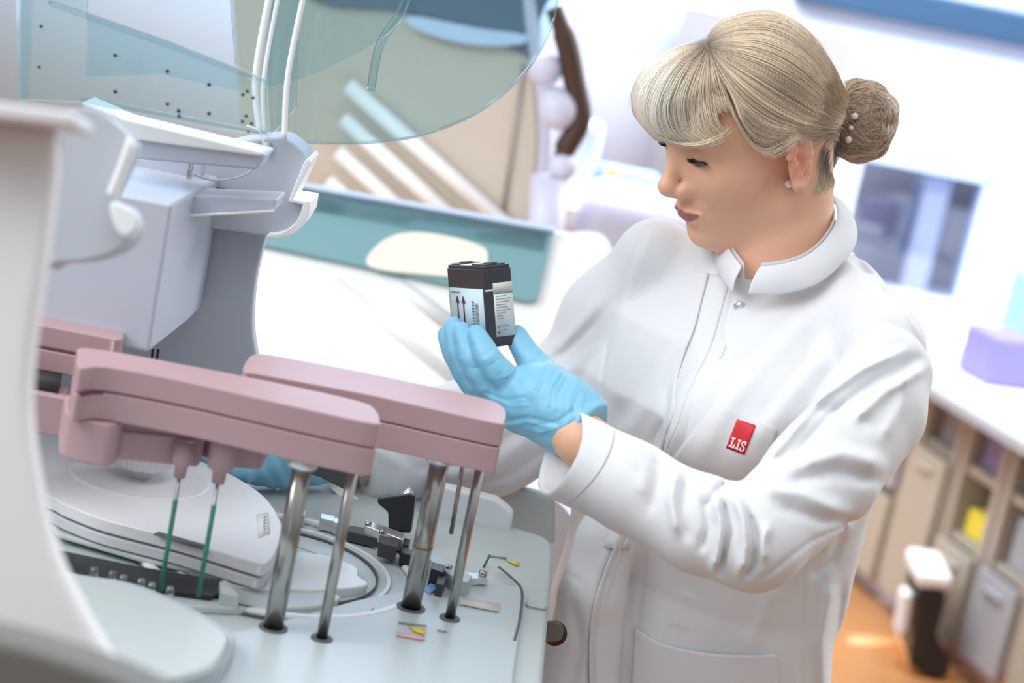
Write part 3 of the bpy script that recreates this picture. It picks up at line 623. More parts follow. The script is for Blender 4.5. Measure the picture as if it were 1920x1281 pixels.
def strokes(p, d, S):
    """press folds, seams and pockets into the surface: each (line, width, height mm)"""
    q = pix(p); near = np.abs(d) < .02
    if not near.any(): return d
    d = d.copy(); idx = np.nonzero(near)[0]; qq = q[idx]; add = np.zeros(len(idx))
    for ln, wpx, h in S:
        ln = np.array(ln, float); lo = ln.min(0)-3*wpx; hi = ln.max(0)+3*wpx
        m = np.all((qq > lo) & (qq < hi), axis=1)
        if not m.any(): continue
        ds, t = pdist(qq[m], ln)
        tp = np.clip(np.minimum(t, 1-t)*6+.35, 0, 1) if wpx > 5 else 1
        add[m] += h*.001*np.exp(-(ds/wpx)**2)*tp
    d[idx] -= add
    return d
def surfnet(f, lo, hi, h, B=4):
    lo = np.array(lo, float); n = (np.ceil((np.array(hi)-lo)/h/B).astype(int))*B+1
    cn = (n-1)//B+1
    ax = [lo[i]+h*B*np.arange(cn[i]) for i in range(3)]
    G = np.stack(np.meshgrid(*ax, indexing='ij'), -1).reshape(-1, 3)
    D = np.concatenate([f(G[i:i+400000]) for i in range(0, len(G), 400000)]).reshape(cn)
    V = np.kron(np.sign(D), np.ones((B, B, B), np.int8))[:n[0], :n[1], :n[2]].astype(np.float32)*1.0
    near = np.abs(D) < h*B*1.9
    c = np.zeros(cn-1, bool)
    for dx in (0, 1):
        for dy in (0, 1):
            for dz in (0, 1): c |= near[dx:dx+cn[0]-1, dy:dy+cn[1]-1, dz:dz+cn[2]-1]
    m = np.zeros(n, bool); cf = np.kron(c, np.ones((B, B, B), bool))
    m[:-1, :-1, :-1] = cf
    for a in range(3):
        s = [slice(None)]*3; s2 = [slice(None)]*3; s[a] = slice(1, None); s2[a] = slice(None, -1)
        t = m.copy(); m[tuple(s)] |= t[tuple(s2)]
    ii = np.argwhere(m); vals = np.empty(len(ii), np.float32)
    for i in range(0, len(ii), 300000): vals[i:i+300000] = f(lo+h*ii[i:i+300000])
    V[m] = vals
    s = V < 0
    # active cells
    acc = np.zeros(n-1, np.int8)
    for dx in (0, 1):
        for dy in (0, 1):
            for dz in (0, 1): acc += s[dx:dx+n[0]-1, dy:dy+n[1]-1, dz:dz+n[2]-1]
    act = (acc > 0) & (acc < 8); ids = -np.ones(n-1, np.int64); C = np.argwhere(act); ids[act] = np.arange(len(C))
    corner = np.array([(a, b, cc) for a in (0, 1) for b in (0, 1) for cc in (0, 1)])
    vv = np.stack([V[C[:, 0]+k[0], C[:, 1]+k[1], C[:, 2]+k[2]] for k in corner], 1)
    pos = np.zeros((len(C), 3)); cnt = np.zeros(len(C))
    for a in range(8):
        for b in range(a+1, 8):
            df = corner[b]-corner[a]
            if np.abs(df).sum() != 1: continue
            x = (vv[:, a] < 0) != (vv[:, b] < 0); t = np.where(x, vv[:, a]/(vv[:, a]-vv[:, b]+1e-12), 0)
            t = np.clip(t, 0, 1)
            pos += np.where(x[:, None], corner[a]+t[:, None]*df, 0); cnt += x
    pos = lo+h*(C+pos/cnt[:, None])
    F = []
    for a in range(3):
        u, v = (a+1) % 3, (a+2) % 3
        sl = [slice(None)]*3; sl2 = [slice(None)]*3; sl[a] = slice(None, -1); sl2[a] = slice(1, None)
        x = s[tuple(sl)] != s[tuple(sl2)]
        E = np.argwhere(x); E = E[(E[:, u] > 0) & (E[:, v] > 0) & (E[:, u] < n[u]-1) & (E[:, v] < n[v]-1)]
        du = np.zeros(3, int); du[u] = 1; dv = np.zeros(3, int); dv[v] = 1
        g = lambda k: ids[k[:, 0], k[:, 1], k[:, 2]]
        q = np.stack([g(E), g(E-du), g(E-du-dv), g(E-dv)], 1)
        inside = s[E[:, 0], E[:, 1], E[:, 2]]
        q = np.where(inside[:, None], q, q[:, ::-1]); F.append(q[(q >= 0).all(1)])
    return pos, np.concatenate(F)
def relax(v, f, it=1, lam=.5):
    n = len(v); e = np.concatenate([f[:, [0, 1]], f[:, [1, 2]], f[:, [2, 3]], f[:, [3, 0]]]); e = np.concatenate([e, e[:, ::-1]])
    cnt = np.bincount(e[:, 0], minlength=n)+1e-9
    for _ in range(it):
        m = np.stack([np.bincount(e[:, 0], v[e[:, 1], k], n) for k in range(3)], 1)/cnt[:, None]
        v = v+lam*(m-v)
    return v
def npmesh(name, v, f, cols=None):
    v = v@MWn.T+vC      # into the room
    me = bpy.data.meshes.new(name); me.vertices.add(len(v)); me.vertices.foreach_set('co', v.astype(np.float32).ravel())
    k = f.shape[1]; me.loops.add(len(f)*k); me.loops.foreach_set('vertex_index', f[:, ::1].astype(np.int32).ravel())
    me.polygons.add(len(f)); me.polygons.foreach_set('loop_start', np.arange(0, len(f)*k, k, dtype=np.int32))
    try: me.polygons.foreach_set('loop_total', np.full(len(f), k, np.int32))
    except Exception: pass
    me.update(calc_edges=True)
    if cols is not None:
        a = me.color_attributes.new('Col', 'FLOAT_COLOR', 'POINT'); a.data.foreach_set('color', np.concatenate([cols, np.ones((len(cols), 1))], 1).astype(np.float32).ravel())
    return me
def vcmat(name, rough, sss=0, spec=.5, sheen=0, bump=0, bscale=500, aniso=0):
    m = mat(name, (1, 1, 1), rough, sss=sss, spec=spec, sheen=sheen, bump=bump, bscale=bscale); n = m.node_tree
    a = n.nodes.new('ShaderNodeAttribute'); a.attribute_name = 'Col'; n.links.new(a.outputs['Color'], n.nodes['Principled BSDF'].inputs['Base Color'])
    n.nodes['Principled BSDF'].inputs['Anisotropic'].default_value = aniso; return m
def trace(f, pxs, d0=1.5, d1=2.6, n=60):
    """first surface met along each pixel's ray; returns depth (nan = miss)"""
    q = np.array(pxs, float); D = np.full(len(q), d0)
    r = np.stack([(q[:, 0]-960)/FP, -(q[:, 1]-640.5)/FP, -np.ones(len(q))], 1)
    for _ in range(n): D = np.minimum(D+np.maximum(f(r*D[:, None]), -.01)*.8, d1)
    D[D > d1-.01] = np.nan; return D
def trp(f, pxs, off=0, **k):
    """points on the surface under pixels, lifted off it by off towards the camera"""
    D = trace(f, pxs, **k)-off; q = np.array(pxs, float)
    return np.stack([(q[:, 0]-960)/FP*D, -(q[:, 1]-640.5)/FP*D, -D], 1)
def strips(curves, rad, sides=3, name='strands', cols=None):
    """many thin strands (N, K, 3) as one mesh of fine tapering tubes"""
    cu = np.array(curves); N, K, _ = cu.shape; t = np.gradient(cu, axis=1); t /= np.linalg.norm(t, axis=2, keepdims=True)+1e-12
    ref = np.array([0, 0, 1.])+0*t; u = np.cross(t, ref); u /= np.linalg.norm(u, axis=2, keepdims=True)+1e-9; w_ = np.cross(t, u)
    rad = np.array(rad); rad = rad if rad.ndim == 2 else np.broadcast_to(rad, (N, K))
    V = np.stack([cu+rad[..., None]*(cos(2*pi*j/sides)*u+sin(2*pi*j/sides)*w_) for j in range(sides)], 2).reshape(-1, 3)
    i = np.arange(N)[:, None, None]; k = np.arange(K-1)[None, :, None]; j = np.arange(sides)[None, None, :]; j2 = (j+1) % sides
    b = (i*K+k)*sides
    F = np.stack([b+j, b+j2, b+sides+j2, b+sides+j], -1).reshape(-1, 4)
    C = None if cols is None else np.repeat(np.array(cols).reshape(N*K, 3), sides, 0)
    return V, F, C

# ---------------------------------------------------------------- the person
HD = 2.03; HS = .925*HD/1.96
Mh = np.array([[-0.8767, -0.232, 0.4215], [-0.4011, 0.8361, -0.3743], [0.2655, 0.4972, 0.826]])
HO = np.array([.2362*HD/1.96, .1942*HD/1.96, -HD])
def tohead(p): return ((p-HO)@Mh)/HS
def fromhead(h): return (np.array(h)*HS)@Mh.T+HO
def mir(h): q = h.copy(); q[:, 2] = np.abs(q[:, 2]); return q
def E_(a): c, s = cos(a), sin(a); return np.array([[c, -s, 0], [s, c, 0], [0, 0, 1]])
EYE = np.array([.069, .0305, .0305]); EYR = .0118
def ear_f(h):
    q = h-np.array([-.010, .002, .071])
    # splay the ear outwards and lean it back
    R = np.array([[.90, 0, -.43], [0, 1, 0], [.43, 0, .90]])@E_(.26); q = q@R
    d = ell(q, [-.002, 0, .0015], (.0175, .0315, .0045))
    rim = [(-.001+.017*cos(a)*(1-.18*(sin(a) < 0)), .001+.0305*sin(a), .0055+.002*cos(a)) for a in np.linspace(-1.9, 2.1+.9, 16)]
    rim = [(-x, y, z) for x, y, z in rim]
    for a, b in zip(rim[:-1], rim[1:]): d = smin(d, cone(q, a, b, .0034, .0034), .002)
    ah = [(-.0075, .018, .006), (-.0095, .004, .006), (-.007, -.010, .006), (.001, -.016, .006)]
    for a, b in zip(ah[:-1], ah[1:]): d = smin(d, cone(q, a, b, .0028, .0026), .002)
    d = smax(d, -ell(q, [.000, -.003, .008], (.0075, .0110, .0085)), .002)
    d = smax(d, -ell(q, [-.001, .014, .009], (.0055, .0075, .0060)), .002)
    d = smin(d, ell(q, [.009, -.004, .0055], (.003, .0055, .0035)), .004)      # tragus
    d = smin(d, ell(q, [.001, -.026, .003], (.0075, .0085, .005)), .005)        # lobe
    return d
def face_f(h0):
    h = mir(h0)
    d = ell(h, [-.014, .050, 0], (.092, .078, .073))
    d = smin(d, ell(h, [.024, .052, 0], (.064, .060, .060)), .03)
    d = smin(d, ell(h, [.034, -.008, 0], (.054, .072, .057)), .025)
    d = smin(d, ell(h, [.046, -.004, .036], (.034, .030, .026)), .02)
    d = smin(d, cone(h, [.006, -.048, .050], [.066, -.077, .014], .016, .0155), .022)
    d = smin(d, ell(h, [.022, -.046, 0], (.048, .030, .044)), .025)
    d = smin(d, ell(h, [.070, -.044, 0], (.0235, .030, .029)), .016)
    d = smin(d, ell(h, [.0745, -.0755, 0], (.0165, .0155, .019)), .014)
    d = smin(d, cone(h, [.080, .046, .004], [.068, .049, .038], .0095, .009), .016)
    d = smax(d, -ell(h, [.094, .0300, .033], (.0175, .011, .0155)), .012)          # socket
    # lids
    lid_ = sph(h, EYE, .0143)
    d = smin(d, lid_, .005)
    # nose
    d = smin(d, cone(h, [.083, .032, 0], [.1045, -.002, 0], .0072, .0082), .012)
    d = smin(d, sph(h, [.1070, -.0060, 0], .0093), .008)
    d = smin(d, ell(h, [.0930, -.0125, .0118], (.0105, .0078, .0056)), .006)
    d = smin(d, cone(h, [.103, -.014, 0], [.090, -.022, 0], .0052, .006), .006)
    d = smax(d, -ell(h, [.0985, -.0195, .0075], (.0062, .0042, .0032)), .002)
    d = smin(d, cone(h, [.078, .022, .012], [.082, -.006, .017], .0060, .0080), .012)
    # philtrum, lips, chin crease
    d = smin(d, chain(h, [((.0950, -.0375, 0), .0042), ((.0940, -.0385, .010), .0042), ((.0875, -.0395, .0235), .0022)], .004), .004)
    d = smin(d, chain(h, [((.0925, -.0480, 0), .0050), ((.0912, -.0476, .010), .0046), ((.0865, -.0410, .0225), .0020)], .004), .004)
    d = smax(d, -chain(h, [((.1000, -.0428, 0), .0018), ((.0985, -.0426, .011), .0016), ((.0900, -.0398, .0265), .0012)], .002), .002)
    d = smax(d, -ell(h, [.100, -.061, 0], (.011, .0045, .016)), .010)
    return d
SHN = c3(1440, 560, 2.07)
def head_f(p):
    h = tohead(p)
    d = face_f(h)
    d = smin(d, ear_f(h)*1.0, .004)
    d = d*HS
    nk = chain(p, [(fromhead([-.036, -.004, 0]), .053), (c3(1458, 470, 2.07), .058), (c3(1460, 600, 2.09), .062)], .02)
    return smin(d, nk, .018)

# ---- torso under and in the coat
NB = P(1452, 500, 2.07)       # neck base, in the room
yaw = radians(50); LAT = np.array([cos(radians(40)), -sin(radians(40)), 0]); FWD = np.array([-sin(radians(40)), -cos(radians(40)), 0])
ZL = np.array([.30, .55, .74, .90, 1.02, 1.12, 1.21, 1.28, 1.325, 1.37])
AW = np.array([.205, .205, .192, .170, .160, .163, .172, .162, .120, .065])
BW = np.array([.150, .145, .136, .122, .112, .118, .124, .108, .080, .050])
FX = np.array([0, 0, 0, 0, 0, .008, .012, .004, -.006, -.01])
def torso_f(p, off=0):
    q = p@MWn.T+vC
    z = q[:, 2]; a = np.interp(z, ZL, AW)+off; b = np.interp(z, ZL, BW)+off; fx = np.interp(z, ZL, FX)
    r = q[:, :2]-NB[:2]; x = r@LAT[:2]; y = r@FWD[:2]-fx-.0
    k = (np.abs(x/a)**2.4+np.abs(y/b)**2.4)**(1/2.4)
    d = (k-1)*np.minimum(a, b)*.92
    d = np.maximum(d, z-1.385)
    return np.maximum(d, .28-z)
SHL, SHR = c3(1665, 692, 1.915), c3(1226, 488, 2.13)
EL, WL = c3(1412, 1016, 1.745), c3(1092, 826, 1.846)
ER, WR = c3(1085, 748, 2.20), c3(640, 866, 2.07)
def body_f(p):
    d = head_f(p)
    t = torso_f(p, -.032); 
    t = smin(t, chain(p, [(SHL+[-.03, -.03, -.03], .012), (c3(1452, 575, 2.10), .030), (SHR+[.01, -.01, 0], .022)], .02), .02)
    d = smin(d, t, .03)
    al = chain(p, [(SHL+[-.01, -.01, -.01], .026), (EL, .028), (WL, .0240), (c3(1050, 785, 1.865), .022)], .01)
    ar_ = chain(p, [(SHR, .026), (ER, .030), (WR, .022), (c3(570, 862, 2.04), .020)], .01)
    hl = chain(p, [(c3(1050, 785, 1.865), .022), (c3(950, 725, 1.90), .022)], .01)
    return smin(smin(d, smin(al, hl, .01), .01), ar_, .01)
YC = c3(1450, 560, 2.05)[1]
v1_, f1_ = surfnet(lambda p: np.maximum(head_f(p), YC-p[:, 1]), c3(1150, 600, 2.0)+[0, 0, -.2], c3(1680, 10, 2.0)+[0, 0, .22], .0016)
v1_ = relax(v1_, f1_, 1, .4)
v2_, f2_ = surfnet(lambda p: np.maximum(body_f(p), p[:, 1]-YC-.004), [-.30, -1.0, -2.5], [.50, YC+.02, -1.55], .005, 4)
v2_ = relax(v2_, f2_, 1, .5)
bv = np.concatenate([v1_, v2_]); bf = np.concatenate([f1_, f2_+len(v1_)])
h = tohead(bv); hm = mir(h)
col = np.tile(np.array([.83, .475, .32]), (len(bv), 1))
def blend(c, wt, cc): return c*(1-wt[:, None])+np.array(cc)*wt[:, None]
gs = lambda c, r: np.exp(-np.sum(((hm-np.array(c))/np.array(r))**2, 1))
col = blend(col, .30*gs([.058, -.012, .046], [.03, .028, .03]), (.80, .36, .25))
col = blend(col, .6*gs([.115, -.01, 0], [.018, .014, .02]), (.82, .50, .38))
lipm = np.minimum(chain(hm, [((.0940, -.0365, 0), .0052), ((.0925, -.0370, .009), .0050), ((.0815, -.0425, .0225), .0022)]), chain(hm, [((.0915, -.0480, 0), .0062), ((.0890, -.0478, .010), .0056), ((.0810, -.0440, .0215), .0022)]))
tl = np.clip(hm[:, 2]/.0270, 0, 1); utop = -.0345-.0042*tl**1.6-.0012*np.exp(-(hm[:, 2]/.003)**2); ubot = -.0515+.0118*tl**1.8
lw_ = np.clip(np.minimum(utop-hm[:, 1], hm[:, 1]-ubot)/.0010+.2, 0, 1)*np.clip((.0252-hm[:, 2])/.0012, 0, 1)*(hm[:, 0] > .078); col = blend(col, lw_*.9, (.34, .115, .12))
eard = np.linalg.norm((hm-np.array([-.010, .002, .080]))/np.array([.022, .036, .018]), axis=1)
col = blend(col, np.clip(1.15-eard, 0, 1)*.7, (.74, .27, .18))
col = blend(col, .5*gs([.083, .041, .030], [.009, .005, .016]), (.42, .24, .17))     # eye shadow
brow = chain(hm, [((.086, .0475, .014), .003), ((.080, .053, .030), .0028), ((.066, .050, .046), .0016)])
col = blend(col, np.clip(1-brow/.003, 0, 1)*.5, (.40, .25, .16))
vcmat('skin', .46, sss=.12, spec=.4, bump=.12, bscale=900)
PR = tuple(P(1300, 1281, 2.06)*[1, 1, 0])
person = link('person', npmesh('person', bv, bf, col), 'skin')
tag(person, 'woman in white lab coat, blond bun, looking down at a box in her glove', 'person')
ROOT['person'] = tuple(person.location)
def pchild(name, v, f, m, cols=None, parent=person, **k): return link(name, npmesh(name, v, f, cols), m, parent, **k)

# ---- coat
def coat_torso(p):
    d = torso_f(p)
    d = smin(d, chain(p, [(c3(1655, 655, 1.95), .042), (c3(1575, 565, 2.03), .034), (c3(1490, 580, 2.08), .035), (c3(1340, 510, 2.11), .036), (SHR, .040)], .02), .022)
    d = smin(d, ell(p, c3(1400, 800, 1.955), (.075, .06, .05)), .06)
    d = smin(d, chain(p, [(c3(1565, 530, 2.10), .036), (c3(1635, 650, 2.05), .050), (c3(1630, 780, 2.04), .055)], .02), .02)
    # open coat front at the lower left: the far front edge hangs away from the body
    d = smin(d, chain(p, [(c3(1165, 930, 2.06), .026), (c3(1138, 1010, 2.05), .030), (c3(1110, 1120, 2.05), .034), (c3(1080, 1290, 2.06), .042), (c3(1060, 1500, 2.06), .05)], .01), .018)
    S = [
         ([(1325, 520), (1290, 640), (1255, 720), (1250, 790), (1210, 860)], 12, -1.6),
         ([(1155, 1030), (1132, 1090), (1118, 1150), (1110, 1200), (1113, 1300)], 3.5, -5.0), ([(1140, 1030), (1112, 1100), (1100, 1200), (1095, 1300)], 12, 2.5),
         ([(1062, 1075), (1095, 1095)], 3, -1.2), ([(1075, 1130), (1090, 1220), (1060, 1300)], 10, -2.5),
         ([(1215, 428), (1188, 480), (1165, 560), (1140, 640), (1130, 700), (1126, 770)], 3.5, -2.2), ([(1225, 432), (1196, 500), (1176, 560), (1150, 640)], 9, 1.2),
         ([(1640, 520), (1560, 640), (1470, 740), (1400, 850)], 26, 3.0), ([(1600, 560), (1500, 690), (1420, 790)], 16, -2.4), ([(1540, 570), (1440, 670), (1360, 760), (1310, 860)], 22, 2.6),
         ([(1500, 580), (1400, 680), (1330, 770)], 14, -2.0), ([(1330, 560), (1240, 690), (1170, 830)], 18, 1.8), ([(1290, 600), (1210, 720), (1160, 800)], 14, -1.6), ([(1230, 560), (1180, 680), (1150, 760)], 14, 1.8),
         ([(1620, 450), (1540, 520), (1470, 548), (1405, 556)], 2.6, -1.4), ([(1610, 470), (1680, 560), (1728, 640)], 8, 2.0), ([(1600, 480), (1650, 560), (1700, 640)], 8, -1.4),
         
         
         ([(1210, 1050), (1196, 1160)], 2.6, -1.2), ([(1508, 1090), (1500, 1200), (1502, 1300)], 2.6, -1.2), ([(1580, 1000), (1560, 1050), (1520, 1080)], 9, -2.5), ([(1598, 980), (1570, 1010), (1540, 1030)], 8, 2.5),
         ([(1560, 1090), (1540, 1200), (1545, 1300)], 14, 3.0), ([(1580, 1100), (1565, 1200), (1560, 1300)], 9, -2.2), ([(1450, 1100), (1430, 1160), (1400, 1220)], 16, 1.6), ([(1290, 1110), (1270, 1180)], 20, 1.5)]
    return strokes(p, d, [(l, max(w_, 4.2), h_*(1.5 if w_ > 6 else 1.0)) for l, w_, h_ in S])
CUF = c3(1078, 860, 1.822); axl = CUF-EL; axl /= np.linalg.norm(axl); nCu = axl+np.array([0, 0, .62]); nCu /= np.linalg.norm(nCu)
cutn = c3(1000, 855, 1.82)-c3(1070, 895, 1.80); 
def coat_arm(p):
    d = chain(p, [(c3(1660, 700, 1.915), .0445), (c3(1632, 770, 1.885), .0500), (c3(1545, 890, 1.82), .0490), (EL, .0435)], .01)
    fo = chain(p, [(EL, .0435), (c3(1320, 985, 1.765), .0430), (c3(1190, 918, 1.795), .0405), (CUF+axl*.04, .0425)], .01)
    d = smin(d, fo, .010)
    S = [([(1268, 885), (1258, 940), (1270, 1000)], 9, 3.5), ([(1285, 900), (1280, 960), (1290, 1010)], 8, -2.6), ([(1340, 930), (1352, 985), (1345, 1040), (1340, 1065)], 7, 4.5), ([(1358, 940), (1366, 1000), (1350, 1070)], 6, -4.5),
         ([(1375, 925), (1395, 975), (1398, 1030), (1392, 1075)], 10, 5.0), ([(1405, 960), (1418, 1010), (1412, 1060), (1395, 1082)], 7, -4.5), ([(1440, 985), (1430, 1020), (1436, 1050)], 8, 3.0), ([(1320, 935), (1328, 985), (1316, 1030)], 7, -3.5),
         ([(1360, 905), (1340, 925), (1330, 945)], 6, -3),
         ([(1700, 655), (1620, 690), (1540, 745), (1470, 830), (1440, 860)], 9, 3.6), ([(1720, 672), (1640, 715), (1560, 775), (1490, 855)], 9, -3.2), ([(1735, 690), (1660, 735), (1600, 790)], 10, 3.0),
         ([(1500, 870), (1580, 850), (1650, 870)], 16, 3.2), ([(1480, 905), (1560, 885), (1640, 900)], 13, -3.0), ([(1430, 915), (1500, 925), (1580, 960)], 14, 3.0), ([(1460, 950), (1540, 975), (1600, 975)], 10, -2.2),
         ([(1600, 980), (1520, 1015), (1430, 1085)], 2.6, -1.8), ([(1700, 700), (1690, 760), (1655, 820)], 14, 2),
         ([(1180, 830), (1210, 880), (1200, 930)], 14, 2), ([(1230, 860), (1235, 900), (1220, 960)], 10, -2),
         ([(1480, 760), (1560, 770), (1640, 800)], 16, -2.0)]
    d = strokes(p, d, [(l, max(w_, 4), h_*(2.2 if w_ > 5 else 1.3)) for l, w_, h_ in S])
    # open cuff: cut the end square and hollow it
    t = (p-CUF)@nCu
    end = t-.012
    d = np.maximum(d, end)
    hol = chain(p, [(CUF-axl*.06, .034), (CUF+axl*.08, .0405)], .01)
    return smax(d, -hol, .002)
def coat_far(p):
    d = chain(p, [(SHR, .042), (c3(1150, 600, 2.17), .052), (ER, .060), (c3(900, 822, 2.15), .060), (c3(720, 850, 2.11), .056)], .03)
    S = [([(1130, 560), (1080, 620), (1040, 660)], 12, 3), ([(1120, 600), (1060, 660), (1010, 690)], 9, -3), ([(1125, 650), (1060, 700), (1020, 700)], 12, 2.5), ([(1120, 690), (1050, 740)], 9, -2.5),
         ([(830, 730), (900, 735), (960, 800)], 10, 2.5), ([(1000, 820), (930, 870), (820, 900)], 14, 3), ([(980, 800), (900, 860), (780, 880)], 9, -3), ([(1030, 840), (960, 890), (860, 920)], 9, -3), ([(700, 840), (760, 880), (740, 930)], 12, 2.4)]
    d = strokes(p, d, S)
    t = (p-c3(660, 862, 2.095))@((WR-ER)/np.linalg.norm(WR-ER))
    d = np.maximum(d, t)
    return smax(d, -chain(p, [(c3(740, 850, 2.11), .026), (c3(600, 866, 2.07), .036)], .01), .002)
def wav(p, s, a): return a*(np.sin(p[:, 0]*s+1.3*np.sin(p[:, 1]*s*.7))+np.sin(p[:, 1]*s*1.1+2*np.sin(p[:, 2]*s*.6))+np.sin((p[:, 0]-p[:, 1])*s*.8))
def coat_f(p):
    d = smin(coat_torso(p), coat_far(p), .012)
    d = smin(d, coat_arm(p), .004)
    d = d-wav(p, 55, .0006)
    # neck opening
    return smax(d, -chain(p, [(c3(1452, 330, 2.06), .060), (c3(1450, 452, 2.065), .058)], .01), .004)
cv, cf = surfnet(coat_f, [-.30, -.62, -2.42], [.48, .16, -1.62], .0023, 4)
cv = relax(cv, cf, 2, .45)
m = mat('cotton', (.74, .75, .775), .8, sheen=.1, bump=.10, bscale=700)
coat = pchild('lab_coat', cv, cf, 'cotton', label='white lab coat with a stand collar and chest pocket')
del coat['label']
# stand collar and the shirt collar inside it
top_ = [(1424, 500, 1.990), (1470, 494, 1.985), (1512, 479, 1.99), (1548, 448, 2.005), (1568, 410, 2.03), (1564, 378, 2.06), (1545, 356, 2.09), (1505, 350, 2.125), (1440, 372, 2.135), (1390, 410, 2.11), (1366, 440, 2.07), (1368, 466, 2.03), (1392, 500, 1.995)]
bot_ = [(1402, 552, 1.984), (1462, 552, 1.984), (1530, 534, 1.984), (1582, 492, 2.00), (1606, 452, 2.03), (1600, 412, 2.07), (1575, 385, 2.11), (1500, 384, 2.15), (1420, 402, 2.16), (1354, 440, 2.14), (1340, 480, 2.09), (1350, 515, 2.04), (1374, 550, 1.992)]
def band(name, top, bot, bulge, th, m, parent, rows=6):
    T = cr([c3(*q) for q in top], 5); Bm = cr([c3(*q) for q in bot], 5); cen = np.mean(T+Bm, 0); V = []; n = len(T)
    for r in range(rows+1):
        s = r/rows
        for a, b in zip(T, Bm):
            q = a*(1-s)+b*s; o = q-cen; o[1] = 0; o /= np.linalg.norm(o)+1e-9; V.append(q+o*bulge*sin(pi*s))
    F = [(r*n+i, r*n+i+1, (r+1)*n+i+1, (r+1)*n+i) for r in range(rows) for i in range(n-1)]
    o = pchild(name, np.array(V), np.array(F), m, parent=parent)
    s = o.modifiers.new('s', 'SOLIDIFY'); s.thickness = th; s.offset = 0
    b = o.modifiers.new('subd', 'SUBSURF'); b.levels = 1; b.render_levels = 1
    return o
band('collar', top_, bot_, .004, .0028, 'cotton', coat)
cin = np.array(c3(1465, 430, 2.06))
def inn(q, s, dy): return ((q[0]-1465)*s+1465, (q[1]-430)*s+430+dy, 2.06+(q[2]-2.06)*s)
mat('shirt', (.62, .62, .66), .8, bump=.2, bscale=900)
band('shirt_collar', [inn(q, .955, -4) for q in top_], [inn(q, .93, 34) for q in top_], .001, .002, 'shirt', person)
# flap corner of the collar under the chin and the strip of shirt inside the opening
def patch(name, pts, off, m, parent, n=10, f=coat_f, th=.0012, label=None):
    """piece lying on the cloth: 4 corner pixels, draped over the surface"""
    a, b, c, d = [np.array(q, float) for q in pts]; px = []
    for i in range(n+1):
        for j in range(n+1):
            u, v = i/n, j/n; px.append(a*(1-u)*(1-v)+b*u*(1-v)+c*u*v+d*(1-u)*v)
    V = trp(f, px, off); F = [(i*(n+1)+j, (i+1)*(n+1)+j, (i+1)*(n+1)+j+1, i*(n+1)+j+1) for i in range(n) for j in range(n)]
    o = pchild(name, V, np.array(F), m, parent=parent, label=label); s = o.modifiers.new('s', 'SOLIDIFY'); s.thickness = th; s.offset = 0; return o
def drape(name, le, re_, off, m, parent, M=8, N=36, f=coat_torso, th=.0014, label=None):
    """cloth strip between a left and a right edge, lying off(v) above the coat (v: 0 left, 1 right)"""
    A = np.array(cr(le, 8)); B = np.array(cr(re_, 8)); rs = lambda q: np.stack([np.interp(np.linspace(0, 1, N), np.linspace(0, 1, len(q)), q[:, k]) for k in (0, 1)], 1)
    A, B = rs(A), rs(B); px = np.concatenate([A*(1-v)+B*v for v in np.linspace(0, 1, M)]); V = trp(f, px, .0)
    o_ = np.repeat([off(v) for v in np.linspace(0, 1, M)], N); V = V*(1-(o_/-V[:, 2])[:, None])
    F = [(r*N+i, r*N+i+1, (r+1)*N+i+1, (r+1)*N+i) for r in range(M-1) for i in range(N-1)]
    ok = ~np.isnan(V).any(1); F = [q for q in F if all(ok[k] for k in q)]; V = np.nan_to_num(V)
    o = pchild(name, V, np.array(F), m, parent=parent, label=label); s = o.modifiers.new('s', 'SOLIDIFY'); s.thickness = th; s.offset = 0; return o
LE = [(1328, 512), (1316, 560), (1300, 620), (1284, 660), (1268, 715), (1262, 770), (1250, 815), (1232, 866), (1192, 945), (1150, 1030)]
RE = [(1372, 518), (1352, 590), (1334, 650), (1308, 700), (1288, 745), (1274, 790), (1258, 830), (1240, 872), (1204, 950), (1165, 1030)]
drape('placket', [(x-8, y) for x, y in LE], RE, lambda v: .0012, 'cotton', coat)
drape('front_flap', [(x-34, y-6) for x, y in LE], LE, lambda v: -.004+.0095*v**1.2, 'cotton', coat)
drape('front_edge', RE, [(x+26, y+6) for x, y in RE], lambda v: .0040-.0080*v, 'cotton', coat)
drape('chest_pocket', [(1336, 752), (1316, 785), (1292, 818), (1268, 850), (1240, 888)], [(1458, 806), (1452, 830), (1440, 860), (1425, 900), (1405, 935)], lambda v: .0022, 'cotton', coat, 20, 24)
tp = [(1190, 1176), (1240, 1206), (1320, 1224), (1400, 1229), (1456, 1227)]
drape('hip_pocket', tp, [(1182, 1330), (1250, 1330), (1320, 1330), (1400, 1330), (1462, 1330)], lambda v: .0040-.002*v, 'cotton', coat, 20, 30, th=.002)
drape('front_edge', [(1176, 960), (1150, 1030), (1126, 1095), (1112, 1150), (1106, 1210), (1108, 1320)], [(1202, 970), (1176, 1040), (1152, 1100), (1140, 1150), (1134, 1210), (1136, 1320)], lambda v: .0060-.0100*v, 'cotton', coat, 6, 30, th=.002)
for nm, le, off_ in (('cuff_seam', [(1150, 805), (1146, 830), (1132, 866), (1105, 905), (1060, 948)], .0002),):
    drape(nm, le, [(x+3, y+1) for x, y in le], lambda v: off_, 'shirt', coat, 3, 24, f=lambda p: coat_arm(p), th=.0008)
# snap button
bc_ = trp(coat_f, [(1386, 573)], .0015)[0]
bw = MWn@bc_+vC
lathe('snap_button', bw, [(.0001, 0), (.0052, 0), (.0056, .0012), (.0044, .0018), (.0036, .0010), (.0030, .0010), (.0022, .0022), (.0001, .0024)], 'steel_light', coat, 32, axis=MWn@np.array([-.15, -.05, .98]))
